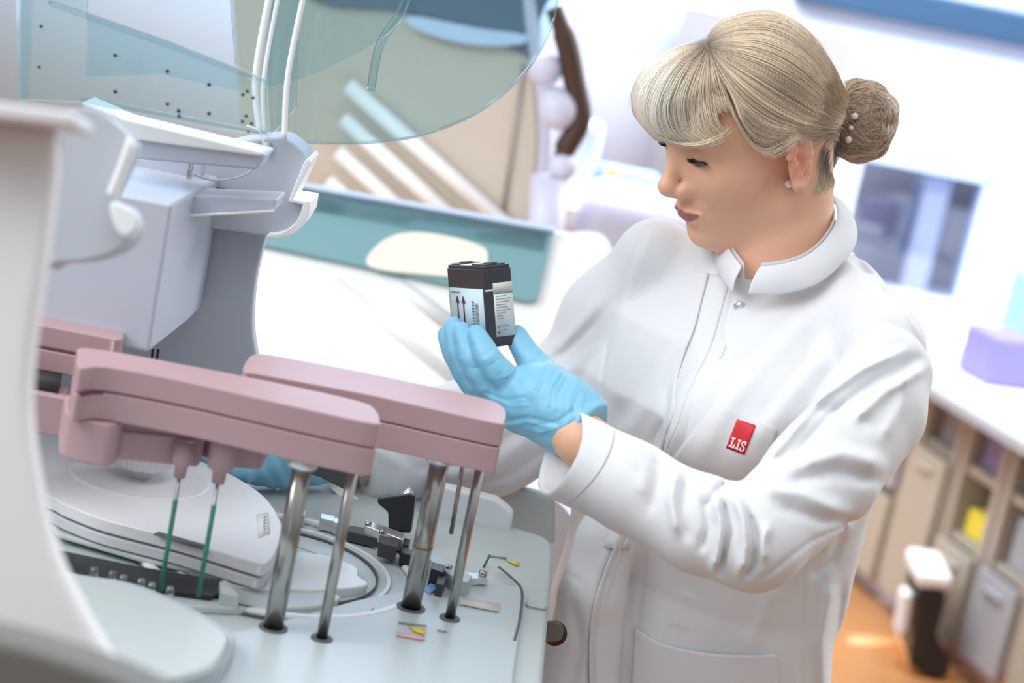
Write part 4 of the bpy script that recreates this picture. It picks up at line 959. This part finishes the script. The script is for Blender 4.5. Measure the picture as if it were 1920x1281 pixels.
# red pocket badge with its letters
mat('badge_red', (.66, .025, .04), .5); mat('thread_white', (.9, .9, .9), .6)
BQ = [np.array(q, float) for q in [(1382, 786), (1417, 798), (1396, 853), (1361, 840)]]
badge = patch('pocket_badge', BQ, .0022, 'badge_red', coat, 8, label='red woven badge reading LIS')
bd = trace(coat_f, [q for q in BQ])-.0022
def onb(u, v): # u across, v down
    a, b, c, d = BQ; w4 = [(1-u)*(1-v), u*(1-v), u*v, (1-u)*v]; q = w4[0]*a+w4[1]*b+w4[2]*c+w4[3]*d
    return tuple(q)
def glyph(polys, m='thread_white', name='letter'):
    for pl in polys:
        px = [onb(*q) for q in pl]; V = trp(coat_f, px, .0036); n = len(V)
        V2 = V-np.array([0, 0, .0010]); o_ = np.concatenate([V, V2])
        me = meshof(name, [MWn@q+vC for q in o_], [tuple(range(n)), tuple(range(2*n-1, n-1, -1))]+[(i, (i+1) % n, n+(i+1) % n, n+i) for i in range(n)])
        yield fixn(me)
def R_(x0, y0, x1, y1): return [(x0, y0), (x1, y0), (x1, y1), (x0, y1)]
def joinm(name, mes, m, parent):
    b = bmesh.new()
    for me in mes: b.from_mesh(me)
    me = bpy.data.meshes.new(name); b.to_mesh(me); b.free(); return link(name, me, m, parent, smooth=False)
y0, y1 = .60, .93
Lg = [R_(.10, y0, .30, y0+.05), R_(.16, y0, .235, y1), R_(.10, y1-.05, .38, y1), R_(.325, y1-.14, .38, y1)]
Ig = [R_(.43, y0, .61, y0+.05), R_(.485, y0, .56, y1), R_(.43, y1-.05, .61, y1)]
sp = cr([(.86, y0+.10), (.84, y0+.03), (.77, y0+.012), (.70, y0+.05), (.70, y0+.12), (.78, y0+.165), (.86, y0+.21), (.875, y0+.27), (.82, y1-.015), (.73, y1-.012), (.68, y1-.08)], 3)
Sg = []
for a, b in zip(sp[:-1], sp[1:]):
    t = b-a; t /= np.linalg.norm(t); nn = np.array([-t[1], t[0]])*[.033, .022]; a2 = a-t*.008; b2 = b+t*.008; Sg.append([tuple(a2+nn), tuple(b2+nn), tuple(b2-nn), tuple(a2-nn)])
Sg += [R_(.845, y0, .885, y0+.10), R_(.665, y1-.10, .705, y1)]
for g in (Lg, Ig, Sg): joinm('letter', list(glyph(g)), 'thread_white', badge)

# ---- gloves
GL = dict(idx=[((985, 738, 1.888), .0150), ((945, 706, 1.880), .0132), ((916, 672, 1.882), .0118), ((902, 645, 1.892), .0106), ((894, 627, 1.902), .0090)],
          mid=[((962, 752, 1.900), .0150), ((915, 722, 1.894), .0122), ((886, 678, 1.896), .0110), ((873, 645, 1.906), .0100), ((867, 620, 1.918), .0086)],
          rng=[((942, 762, 1.912), .0145), ((895, 722, 1.908), .0115), ((865, 670, 1.912), .0103), ((853, 632, 1.922), .0094), ((850, 609, 1.934), .0080)],
          pky=[((930, 766, 1.928), .0140), ((880, 716, 1.928), .0105), ((853, 670, 1.932), .0094), ((841, 643, 1.940), .0084), ((836, 624, 1.948), .0072)],
          thb=[((1062, 752, 1.890), .0230), ((1022, 706, 1.913), .0165), ((990, 668, 1.928), .0130), ((973, 640, 1.936), .0108), ((968, 626, 1.938), .0092)])
def fing(l):
    q = cr([(*a, r*1000) for a, r in l], 4); return [(c3(*v[:3]), v[3]/1000) for v in q]
GC = {k: fing(v) for k, v in GL.items()}
gcut = c3(1085, 800, 1.858); gax = c3(1085, 800, 1.858)-c3(1010, 750, 1.885); gax /= np.linalg.norm(gax)
def glove_f(p):
    pm = chain(p, [(c3(1110, 820, 1.853), .0290), (c3(1070, 786, 1.868), .0310), (c3(1015, 752, 1.885), .0320), (c3(965, 745, 1.900), .0250)], .02)
    pm = smin(pm, ell(p, c3(985, 752, 1.897), (.030, .024, .022)), .02)
    d = pm
    for k in ('pky', 'rng', 'mid', 'idx', 'thb'):
        fg = chain(p, GC[k], .002)
        d = smin(d, fg, .0035 if k != 'thb' else .010)
    S = [([(1050, 700), (1030, 730), (1028, 760)], 3.5, 1.3), ([(1062, 712), (1046, 742), (1046, 775)], 3.5, -1.2), ([(1078, 722), (1066, 752), (1068, 790)], 3.2, 1.5), ([(1086, 735), (1076, 762), (1078, 798)], 3, -1.3), ([(1094, 742), (1088, 770), (1084, 806)], 3, 1.3),
         ([(1015, 690), (1008, 712), (1000, 728)], 3, 1.1), ([(1025, 695), (1020, 715), (1012, 735)], 3, -1.1), ([(1000, 690), (992, 706), (978, 716)], 3, 1.1), ([(985, 694), (978, 704), (966, 712)], 3, -1.0), ([(965, 690), (958, 702), (945, 708)], 3, 1.1), ([(948, 688), (942, 698), (932, 704)], 2.6, -1),
         ([(928, 664), (918, 672), (905, 678)], 2.5, .9), ([(922, 656), (912, 664), (900, 668)], 2.5, -.9), ([(936, 672), (926, 682), (912, 688)], 2.5, -.9), ([(945, 800), (990, 792), (1030, 802)], 4, 1.3), ([(945, 790), (990, 782), (1045, 795)], 4, -1.2), ([(1000, 800), (1045, 790), (1075, 770)], 4, -1.2), ([(1010, 812), (1055, 800), (1080, 778)], 4, 1.3),
         ([(905, 735), (950, 750), (985, 745)], 3.5, -1), ([(912, 742), (955, 762), (990, 760)], 4, 1), ([(880, 690), (895, 690)], 3, -1), ([(855, 668), (870, 662)], 3, -.9), ([(845, 650), (858, 645)], 2.5, -.9), ([(860, 640), (876, 636)], 2.5, -.8), ([(884, 650), (902, 645)], 2.5, -.8), ([(985, 655), (998, 650)], 2.5, -.8), ([(1000, 672), (1018, 660)], 3, -.9), ([(1015, 690), (1038, 675)], 3, .9)]
    d = strokes(p, d, [(l, w_*.8, h_*.62) for l, w_, h_ in S])-.00025*(np.sin(p@np.array([310, 190, 120.]))+np.sin(p@np.array([-170, 330, 210.])))
    t = (p-gcut)@gax
    d = d-.0014*np.exp(-((t-.012)/.004)**2)
    return np.maximum(d, t-.0145)
gv, gf = surfnet(glove_f, c3(815, 850, 1.9)+[0, 0, -.10], c3(1130, 585, 1.9)+[0, 0, .09], .0012, 4)
gv = relax(gv, gf, 1, .4)
mat('nitrile', (.215, .53, .735), .42, bump=.12, bscale=160, sheen=.1, sss=.05)
pchild('glove', gv, gf, 'nitrile', label='light blue nitrile glove holding the box')
def glove2_f(p):
    p = p-np.array([-.006, .004, -.003])
    d = chain(p, [(c3(660, 862, 2.075), .026), (c3(590, 862, 2.05), .028), (c3(530, 862, 2.025), .030), (c3(490, 868, 2.01), .026)], .015)
    for f_ in ([((510, 880, 2.00), .013), ((470, 893, 1.985), .0105), ((446, 893, 1.978), .0095), ((430, 884, 1.975), .008)],
               [((505, 868, 2.01), .013), ((455, 876, 1.995), .0105), ((425, 878, 1.985), .0095), ((405, 872, 1.98), .008)],
               [((505, 856, 2.02), .013), ((450, 850, 2.01), .0105), ((415, 852, 2.0), .0095), ((392, 866, 1.985), .0085)],
               [((510, 845, 2.03), .013), ((455, 832, 2.03), .0100), ((425, 840, 2.02), .009), ((405, 850, 2.00), .008)],
               [((560, 835, 2.03), .014), ((470, 800, 2.01), .012), ((410, 812, 1.995), .0105), ((388, 838, 1.99), .009)]):
        d = smin(d, chain(p, [(c3(*q), r) for q, r in f_], .005), .005)
    d = d-.0008*np.sin(p[:, 0]*420+p[:, 1]*160)*np.exp(-((p[:, 0]-c3(540, 860, 2.02)[0])/.04)**2)
    return np.maximum(d, p[:, 0]-c3(700, 860, 2.07)[0])
gv, gf = surfnet(glove2_f, c3(370, 930, 2.02)+[0, 0, -.09], c3(670, 780, 2.02)+[0, 0, .09], .0018, 4)
pchild('glove', relax(gv, gf, 1, .4), gf, 'nitrile', label='light blue nitrile glove reaching behind the round lid')
# ---- eyes, lashes, earring
mat('eyeball', (.75, .74, .74), .15, coat=.6); mat('iris', (.10, .16, .22), .2, coat=.6); mat('lash', (.015, .012, .012), .6); mat('pearl', (.85, .80, .76), .18, coat=.8, sheen=.2)
def hw(hh): return MWn@fromhead(hh)+vC
def headaxis(v): q = MWn@(Mh@np.array(v, float)); return q/np.linalg.norm(q)
for s in (1, -1):
    e = EYE*[1, 1, s]
    # slit of the open lids: a lens-shaped strip of the eyeball just proud of the lid, looking down
    V = []; F = []; n = 14; rws = 4
    for i in range(n+1):
        t = i/n*2-1; az = t*.98; hgt = .23*(1-t*t)+.004
        for j in range(rws+1):
            el_ = -.42-.05*t*s*0 + (j/rws*2-1)*hgt-.06*(1-t*t)
            dr = np.array([cos(el_)*cos(az), sin(el_), cos(el_)*sin(az)]); V.append(fromhead(e+dr*.01465))
    for i in range(n):
        for j in range(rws): a = i*(rws+1)+j; F.append((a, a+1, a+rws+2, a+rws+1))
    ball = pchild('eye', np.array(V), np.array(F), 'eyeball'); so = ball.modifiers.new('s', 'SOLIDIFY'); so.thickness = .0006
    V = []; F = []
    for i in range(13):
        t = (i/12*2-1); 
        for j in range(rws+1):
            hgt = .20*(1-(.36*t)**2); el_ = -.42+(j/rws*2-1)*hgt*sqrt(max(0, 1-t*t))-.06
            az = t*.34; dr = np.array([cos(el_)*cos(az), sin(el_), cos(el_)*sin(az)]); V.append(fromhead(e+dr*.0150))
    for i in range(12):
        for j in range(rws): a = i*(rws+1)+j; F.append((a, a+1, a+rws+2, a+rws+1))
    pchild('iris', np.array(V), np.array(F), 'iris', parent=ball)
    # lashes and lash line
    cu = []; rd = []
    for i in range(46):
        t = i/45*2-1; az = t*1.0; el_ = -.42+.17*(1-t*t)-.06*(1-t*t)
        d0 = np.array([cos(el_)*cos(az), sin(el_), cos(el_)*sin(az)]); r0 = e+d0*.0148
        ln = .0075+.002*(t > .3); out = np.array([cos(az*1.3), -.35, sin(az*1.3)])
        cu.append([fromhead(r0+out*ln*k/5+np.array([0, .0040*(k/5)**2, 0])) for k in range(6)]); rd.append([.0004*(1-.75*k/5) for k in range(6)])
    for i in range(26):
        t = i/25*2-1; az = t*.92; el_ = -.42-.22*(1-t*t)-.06*(1-t*t)
        d0 = np.array([cos(el_)*cos(az), sin(el_), cos(el_)*sin(az)]); r0 = e+d0*.0148
        out = np.array([cos(az*1.2)*.8, -.8, sin(az*1.2)])
        cu.append([fromhead(r0+out*.0038*k/5) for k in range(6)]); rd.append([.00018*(1-.6*k/5) for k in range(6)])
    for off_ in (0, .0006):
        ll = []
        for i in range(36):
            t = i/35*2-1; az = t*1.03; el_ = -.42+.22*(1-t*t)-.06*(1-t*t); d0 = np.array([cos(el_)*cos(az), sin(el_), cos(el_)*sin(az)]); ll.append(fromhead(e+d0*.0149+np.array([0, off_, 0])))
        for q in range(7): cu.append(ll[q*5:q*5+6]); rd.append([.00055]*6)
    V, F, _ = strips(cu, rd); pchild('eyelashes', V, F, 'lash')
er = hw([-.002, -.030, .0815]); rr_ = .0042
lathe('pearl_earring', trp(head_f, [(1479, 345)], .003)[0]@MWn.T+vC, [(rr_*sin(pi*k/12)+1e-5, -rr_*cos(pi*k/12)) for k in range(13)], 'pearl', person, 24)

# ---- hair
rng = np.random.default_rng(3)
def sdpoly(q, poly):
    P_ = np.array(poly, float); d, _ = pdist(q, np.vstack([P_, P_[:1]])); ins = np.zeros(len(q), bool); n = len(P_)
    for i in range(n):
        a, b = P_[i], P_[(i+1) % n]
        c = ((a[1] > q[:, 1]) != (b[1] > q[:, 1])) & (q[:, 0] < (b[0]-a[0])*(q[:, 1]-a[1])/(b[1]-a[1]+1e-9)+a[0]); ins ^= c
    return np.where(ins, -d, d)
SIL = cr([(1184, 150), (1182, 195), (1198, 238), (1235, 272), (1300, 296), (1400, 330), (1480, 340), (1560, 330), (1602, 260), (1604, 200), (1584, 150), (1562, 108), (1526, 64), (1482, 32), (1432, 15), (1390, 18), (1350, 40), (1320, 68), (1265, 88), (1214, 116)], 4, True)
FORE = cr([(1288, 225), (1300, 190), (1328, 166), (1354, 164), (1376, 188), (1388, 236), (1418, 286), (1410, 302), (1350, 300), (1300, 268)], 3, True)
def hair_f(p):
    h = tohead(p); m_ = h.copy(); m_[:, 2] = np.abs(m_[:, 2])
    d = ell(m_, [-.022, .058, 0], (.102, .088, .083))
    d = smin(d, ell(m_, [.012, .066, 0], (.078, .076, .072)), .02)
    hl = np.interp(m_[:, 0], [-.10, -.055, -.02, -.005, .012, .028, .042, .055, .068, .10], [-.046, -.034, .006, .036, .022, .014, .036, .056, .080, .110])
    d = smax(d, (hl-h[:, 1])*.8, .006)
    # fringe mass standing off the forehead
    fr = ell(p, c3(1262, 176, 1.985), (.042, .052, .050), None)
    fr = smin(fr, ell(p, c3(1320, 120, 1.99), (.045, .035, .05)), .02)
    d = d*HS
    d = smin(d, fr, .012)
    q = pix(p); dep = -p[:, 2]
    d = smax(d, sdpoly(q, SIL)/1850, .016)
    return smax(d, -np.maximum(sdpoly(q, FORE)/1850, dep-2.03), .006)
def hair_solid(p):
    d = hair_f(p); q = pix(p)
    # slope of the fringe's lower side: the forehead stays free
    return d
bunc = c3(1612, 222, 2.10)
def bun_f(p):
    d = ell(p, bunc, (.036, .040, .040)); d = smin(d, ell(p, c3(1636, 212, 2.10), (.024, .020, .026)), .012); d = smin(d, ell(p, c3(1612, 262, 2.09), (.030, .022, .028)), .012)
    a = np.arctan2(p[:, 1]-bunc[1], p[:, 0]-bunc[0]); return d-.0010*np.sin(a*9+p[:, 2]*160)
hlo = c3(1150, 340, 2.03)+[0, 0, -.2]; hhi = c3(1700, -10, 2.03)+[0, 0, .2]
hv, hf = surfnet(hair_f, hlo, hhi, .0022, 4); hv = relax(hv, hf, 1, .5)
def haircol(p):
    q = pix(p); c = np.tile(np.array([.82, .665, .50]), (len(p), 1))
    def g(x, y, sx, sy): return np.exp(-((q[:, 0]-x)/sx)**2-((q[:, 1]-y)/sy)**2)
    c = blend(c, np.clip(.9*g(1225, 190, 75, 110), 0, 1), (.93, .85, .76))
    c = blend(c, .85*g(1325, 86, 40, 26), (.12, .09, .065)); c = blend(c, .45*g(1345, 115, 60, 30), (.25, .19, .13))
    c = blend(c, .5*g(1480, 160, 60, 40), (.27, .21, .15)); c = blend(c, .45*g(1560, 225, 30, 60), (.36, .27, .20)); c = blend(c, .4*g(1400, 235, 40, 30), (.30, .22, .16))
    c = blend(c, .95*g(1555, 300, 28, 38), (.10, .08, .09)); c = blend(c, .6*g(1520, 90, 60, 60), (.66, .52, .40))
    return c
vcmat('hair', .38, spec=.5, aniso=.5, sheen=.1)
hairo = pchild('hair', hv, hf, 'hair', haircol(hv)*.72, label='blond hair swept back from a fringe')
bv2, bf2 = surfnet(bun_f, c3(1540, 320, 2.10)+[0, 0, -.07], c3(1700, 130, 2.10)+[0, 0, .07], .002, 4)
bcol = lambda v: np.tile(np.array([.50, .37, .27]), (len(v), 1))
bun = pchild('bun', bv2, bf2, 'hair', bcol(bv2)*.7, parent=hairo, label='beige-brown hair bun')
def guides(G, N, K, f, lift=(.0005, .0035), wv=2.0, ends=.06, clump=22, rad=(.00028, .0005), cmul=(.8, 1.25), depthoff=None, jit=3.0):
    """strands laid between neighbouring guide lines (pixels), dropped on the surface f"""
    GS = [np.array(cr(g, 10)) for g in G]; GS = [np.array([g[int(round(i))] for i in np.linspace(0, len(g)-1, 40)]) for g in GS]
    u = rng.random(N)*(len(GS)-1); cl = np.round(u*clump)/clump; 
    cu = []; s = np.linspace(0, 1, K)
    i = np.minimum(u.astype(int), len(GS)-2); fr = u-i
    A = np.array([[np.interp(s*39, np.arange(40), g[:, k]) for k in (0, 1)] for g in GS]).transpose(0, 2, 1)   # G,K,2
    t0 = rng.random(N)*.10; t1 = 1-rng.random(N)**2*.18
    out = np.empty((N, K, 2))
    for n_ in range(N):
        pth = A[i[n_]]*(1-fr[n_])+A[i[n_]+1]*fr[n_]; uc = cl[n_]; ic = min(int(uc), len(GS)-2); pc = A[ic]*(1-(uc-ic))+A[ic+1]*(uc-ic)
        ss = t0[n_]+(t1[n_]-t0[n_])*s; w_ = (.55*np.sin(pi*ss)**.5)[:, None]
        pa = np.stack([np.interp(ss, s, pth[:, k]) for k in (0, 1)], 1); pb = np.stack([np.interp(ss, s, pc[:, k]) for k in (0, 1)], 1)
        ph = rng.random()*6.28; amp = rng.normal(0, jit)
        out[n_] = pa*(1-w_)+pb*w_+(np.sin(ss*wv*3+ph)*amp*(.2+ss))[:, None]*np.array([.5, .6])
    lf = lift[0]+(lift[1]-lift[0])*rng.random((N, 1))**2*np.sin(np.linspace(.25, pi-.2, K))[None]
    D = trace(f, out.reshape(-1, 2), d0=1.82, n=22).reshape(N, K)
    for n_ in range(N):
        dd = D[n_]; ok = ~np.isnan(dd)
        if ok.sum() < 3: D[n_] = 2.0; continue
        if not ok.all(): dd[~ok] = np.interp(np.nonzero(~ok)[0], np.nonzero(ok)[0], dd[ok])
        dd[:] = np.convolve(np.pad(dd, 2, 'edge'), [.1, .2, .4, .2, .1], 'valid')
    D -= lf
    cu = np.stack([(out[..., 0]-960)/FP*D, -(out[..., 1]-640.5)/FP*D, -D], -1)
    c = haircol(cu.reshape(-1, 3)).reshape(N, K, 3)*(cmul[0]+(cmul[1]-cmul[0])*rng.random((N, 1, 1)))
    r = (rad[0]+(rad[1]-rad[0])*rng.random((N, 1)))*np.clip(np.minimum(np.linspace(.3, 8, K), np.linspace(8, .25, K)), 0, 1)[None]
    return cu, r, np.clip(c, 0, .95)
PT = (1325, 84)
back = [[(1320, 80), (1345, 45), (1400, 24), (1460, 24), (1520, 62), (1565, 125), (1590, 180)],
        [(1325, 82), (1360, 58), (1420, 46), (1480, 62), (1535, 110), (1570, 160), (1588, 195)],
        [(1328, 84), (1375, 72), (1440, 76), (1500, 105), (1548, 155), (1585, 205)],
        [(1330, 87), (1380, 90), (1440, 105), (1500, 140), (1550, 185), (1585, 215)],
        [(1330, 90), (1370, 108), (1430, 135), (1490, 172), (1545, 210), (1582, 228)],
        [(1330, 92), (1362, 125), (1410, 165), (1470, 205), (1530, 232), (1580, 238)],
        [(1330, 95), (1352, 135), (1385, 185), (1440, 228), (1500, 245), (1575, 250)],
        [(1330, 96), (1348, 128), (1380, 180), (1406, 238), (1460, 262), (1520, 258), (1572, 262)],
        [(1330, 98), (1342, 134), (1372, 184), (1388, 234), (1422, 284), (1462, 284), (1500, 254)]]
cb1 = guides(back, 2600, 16, hair_f, rad=(.00026, .00052), cmul=(.55, 1.35))
bang = [[(1318, 84), (1270, 100), (1225, 140), (1200, 190), (1202, 230), (1228, 262)],
        [(1320, 86), (1285, 105), (1250, 145), (1228, 195), (1232, 240), (1262, 268)],
        [(1322, 88), (1296, 112), (1268, 155), (1252, 200), (1262, 245), (1295, 270)],
        [(1324, 90), (1308, 118), (1288, 160), (1280, 205), (1292, 248), (1325, 268)],
        [(1326, 92), (1318, 125), (1308, 165), (1302, 205), (1312, 245), (1345, 266)]]
leftb = [[(1318, 82), (1268, 92), (1216, 128), (1188, 175), (1192, 220), (1222, 256)]]+bang[:3]
def fore_f(p): return np.minimum(hair_f(p), head_f(p)-.004)
cb2 = guides(leftb, 1500, 16, hair_f, rad=(.00028, .00055), cmul=(.78, 1.25), jit=5)
cb8 = guides([[(1320, 88), (1305, 130), (1298, 165), (1296, 200), (1306, 232)], [(1326, 92), (1328, 125), (1330, 160), (1336, 190), (1346, 214)], [(1330, 94), (1342, 130), (1354, 165), (1362, 190), (1368, 205)]], 260, 16, fore_f, rad=(.0002, .0004), cmul=(1.0, 1.3), clump=9, jit=5, lift=(.002, .007))
cb3 = guides(bang[1:]+[[(1328, 94), (1330, 130), (1334, 170), (1340, 205), (1350, 235), (1368, 250)]], 620, 16, fore_f, rad=(.00022, .00042), cmul=(1.0, 1.3), clump=16, jit=6, lift=(.003, .010))
sweep = [[(1240, 258), (1270, 270), (1300, 273), (1335, 268), (1360, 255), (1374, 238)], [(1225, 250), (1262, 266), (1300, 270), (1330, 264), (1352, 252), (1366, 240)]]
cb4 = guides(sweep, 110, 14, fore_f, rad=(.00022, .0004), cmul=(1.0, 1.25), jit=5, lift=(.004, .009))
wisp = [[(1346, 128), (1358, 175), (1378, 225), (1404, 268), (1440, 292), (1474, 272), (1495, 252)], [(1350, 135), (1366, 185), (1390, 236), (1420, 276), (1450, 284), (1480, 264), (1500, 250)]]
cb7 = guides(wisp, 150, 16, fore_f, rad=(.00018, .00036), cmul=(.9, 1.2), jit=9, lift=(.001, .006))
nape = [[(1572, 262), (1558, 275), (1545, 300), (1548, 330), (1540, 360)], [(1580, 280), (1572, 300), (1560, 320), (1566, 345), (1548, 362)], [(1560, 255), (1545, 270), (1536, 300), (1530, 330), (1522, 372)]]
nf = lambda p: np.minimum(head_f(p), hair_f(p))
cb5 = guides(nape, 220, 12, nf, rad=(.00016, .0003), cmul=(.6, 1.8), jit=6, lift=(.0, .003))
fly = [[(1345, 60), (1400, 24), (1460, 22), (1518, 66), (1560, 130), (1586, 180)], [(1330, 80), (1300, 60), (1250, 86), (1200, 130), (1182, 190), (1200, 240)]]
cb6 = guides([fly[0], [(x, y+14) for x, y in fly[0]]], 90, 14, hair_f, rad=(.00012, .0002), cmul=(1.1, 1.4), jit=8)
CU = np.concatenate([c[0] if c[0].shape[1] == 16 else np.stack([np.stack([np.interp(np.linspace(0, c[0].shape[1]-1, 16), np.arange(c[0].shape[1]), s_[:, k]) for k in range(3)], 1) for s_ in c[0]]) for c in (cb1, cb2, cb3, cb4, cb5, cb6, cb7, cb8)])
RD = np.concatenate([c[1] if c[1].shape[1] == 16 else np.stack([np.interp(np.linspace(0, c[1].shape[1]-1, 16), np.arange(c[1].shape[1]), s_) for s_ in c[1]]) for c in (cb1, cb2, cb3, cb4, cb5, cb6, cb7, cb8)])
CC = np.concatenate([c[2] if c[2].shape[1] == 16 else np.stack([np.stack([np.interp(np.linspace(0, c[2].shape[1]-1, 16), np.arange(c[2].shape[1]), s_[:, k]) for k in range(3)], 1) for s_ in c[2]]) for c in (cb1, cb2, cb3, cb4, cb5, cb6, cb7, cb8)])
V, F, C_ = strips(CU, RD, 3, cols=CC)
pchild('hair_strands', V, F, 'hair', C_, parent=hairo)
# strands wound round the bun
cu = []; cc_ = []
for n_ in range(700):
    a0 = rng.random()*6.28; el0 = rng.random()*pi; ax_ = np.array([rng.normal(0, .5), rng.normal(0, .5), 1]); ax_ /= np.linalg.norm(ax_); _, u_, v_ = frame(ax_)
    ph = np.linspace(a0, a0+1.2+rng.random()*1.2, 16); off = rng.uniform(-.8, .8)
    dr = (np.cos(ph)[:, None]*u_+np.sin(ph)[:, None]*v_)*sqrt(1-off*off)+ax_*off
    r = np.full(16, .055)
    for _ in range(14): r = r-np.clip(bun_f(bunc+dr*r[:, None]), -.02, .02)*.8
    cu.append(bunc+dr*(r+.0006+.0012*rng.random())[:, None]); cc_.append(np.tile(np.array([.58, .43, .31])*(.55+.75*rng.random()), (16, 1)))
V, F, C_ = strips(cu, np.broadcast_to(np.where(np.arange(16) % 15 == 0, .0001, .00038), (700, 16)), 3, cols=cc_)
pchild('bun_strands', V, F, 'hair', C_, parent=hairo)
for (x, y) in [(1603, 218), (1591, 262), (1596, 240)]:
    q = trp(bun_f, [(x, y)], .003)[0]@MWn.T+vC; r_ = .0036 if y != 240 else .0025
    lathe('pearl_pin', q, [(r_*sin(pi*k/10)+1e-5, -r_*cos(pi*k/10)) for k in range(11)], 'pearl', person, 20)

# ---------------------------------------------------------------- the reagent box in her hand
cC = c3(906, 500, 1.905)
aA, aB, aH = np.array([-.0373, .004, -.064]), np.array([.0267, .0035, -.0153]), np.array([.0055, -.077, -.008])
aH = aH/np.linalg.norm(aH); aA = aA-aH*(aA@aH); la = .074; aA /= np.linalg.norm(aA); aB = aB-aH*(aB@aH)-aA*(aB@aA); lb_ = .0305; aB /= np.linalg.norm(aB); lh = .0785
RA, RB, RH = MWn@aA, MWn@aB, MWn@aH; RC_ = MWn@cC+vC
def bp(a, b, h_): return RC_+RA*a+RB*b+RH*h_
mat('box_plastic', (.040, .040, .050), .45, bump=.05, bscale=500)
bx = thing('reagent_cartridge', 'dark grey reagent cartridge with pale printed labels held in the blue gloved hand', 'box', tuple(bp(la/2, lb_/2, lh)))
def bbox(name, a0, a1, b0, b1, h0, h1, m, parent, bevel=.0008): return boxm(name, bp((a0+a1)/2, (b0+b1)/2, (h0+h1)/2), (a1-a0, b1-b0, h1-h0), m, parent, [RA, RB, RH], bevel)
bbox('case', 0, la, 0, lb_, .003, lh, 'box_plastic', bx, .0014)
bbox('lid', .001, la-.001, .001, lb_-.001, 0, .0032, 'box_plastic', bx, .0008)
for a0, a1 in ((.004, .030), (.052, .071)): bbox('cap_recess', a0, a1, .004, lb_-.004, -.0012, .0003, 'dark_grey', bx, .0004)
for a, b in ((.012, .015), (.060, .015)): lathe('cap', bp(a, b, 0), [(.007, 0), (.007, .0022), (.0055, .0026), (.0001, .0022)], 'black', bx, 28, axis=-RH)
bbox('top_label', .030, .050, .002, lb_-.002, -.0006, .0002, 'paper', bx, 0)
e = .0004
s1 = bbox('side_label', .004, la-.003, -e, .0002, .022, .077, 'paper_blue', bx, 0)      # on the near-left face (b=0)
s2 = bbox('front_label', -e, .0002, .009, lb_-.0002, .017, .069, 'paper', bx, 0)  # on the right face (a=0)
bbox('stripe', -2*e, 0, .0092, lb_-.0004, .0265, .0275, 'ink_green', s2, 0)
bbox('label_head', -1.6*e, 0, .0092, lb_-.0004, .0172, .0265, 'cream_label', s2, 0)
MATS['cream_label'].node_tree.nodes['Principled BSDF'].inputs['Base Color'].default_value = (.68, .66, .60, 1)
bbox('seal', -e, .0002, .0002, .009, .0228, .0245, 'paper', bx, 0)
r2 = random.Random(4)
def words(parent, face, x0, x1, h_, th, seed):
    """a line of tiny unreadable print"""
    x = x0; q = []
    while x < x1:
        wd = r2.uniform(.0008, .0022)
        if x+wd > x1: break
        q.append((x, x+wd)); x += wd+.0005
    for u, v in q:
        if face == 'f': bbox('print', -2.2*e, 0, u, v, h_, h_+th, 'ink_grey', parent, 0)
        else: bbox('print', u, v, -2.2*e, 0, h_, h_+th, 'ink_grey', parent, 0)
for k in range(9): words(s2, 'f', .0108, .0108+[.014, .0175, .016, .011, .0155, .0165, .012, .007, .008][k], .0295+k*.0027, .0007, k)
words(s2, 'f', .0150, .024, .0585, .0010, 1); words(s2, 'f', .0150, .0225, .0625, .0010, 1)
bbox('print', -2.2*e, 0, .0112, .0136, .0580, .0600, 'ink_grey', s2, 0); bbox('print', -2.2*e, 0, .0112, .0128, .0640, .0655, 'ink', s2, 0)
# side label: two arrows over a bar, barcode, small print
def tri(a0, a1, h0, h1): 
    pts = [bp((a0+a1)/2, -2.4*e, h0), bp(a0, -2.4*e, h1), bp(a1, -2.4*e, h1)]
    link('arrow_head', prism(pts, RB*.0006, 't'), 'ink_plum', s1, smooth=False)
for a in (.0435, .0555):
    bbox('arrow_shaft', a-.0010, a+.0010, -2.2*e, 0, .036, .0595, 'ink_plum', s1, 0); tri(a-.0038, a+.0038, .0300, .0365)
bbox('arrow_bar', .0395, .0595, -2.2*e, 0, .0605, .0622, 'ink_plum', s1, 0)
hh = .036
while hh < .063:
    t = r2.choice([.0004, .0008, .0012]); bbox('barcode_bar', .0145, .0205, -2.2*e, 0, hh, hh+t, 'ink_grey', s1, 0); hh += t+r2.choice([.0005, .0008])
for h_ in np.arange(.034, .063, .0030): bbox('print', .0225, .0270, -2.2*e, 0, h_, h_+.0018, 'ink_grey', s1, 0)
words(s1, 's', .0500, .0690, .0255, .0013, 2); words(s1, 's', .0500, .0560, .0650, .0008, 2)
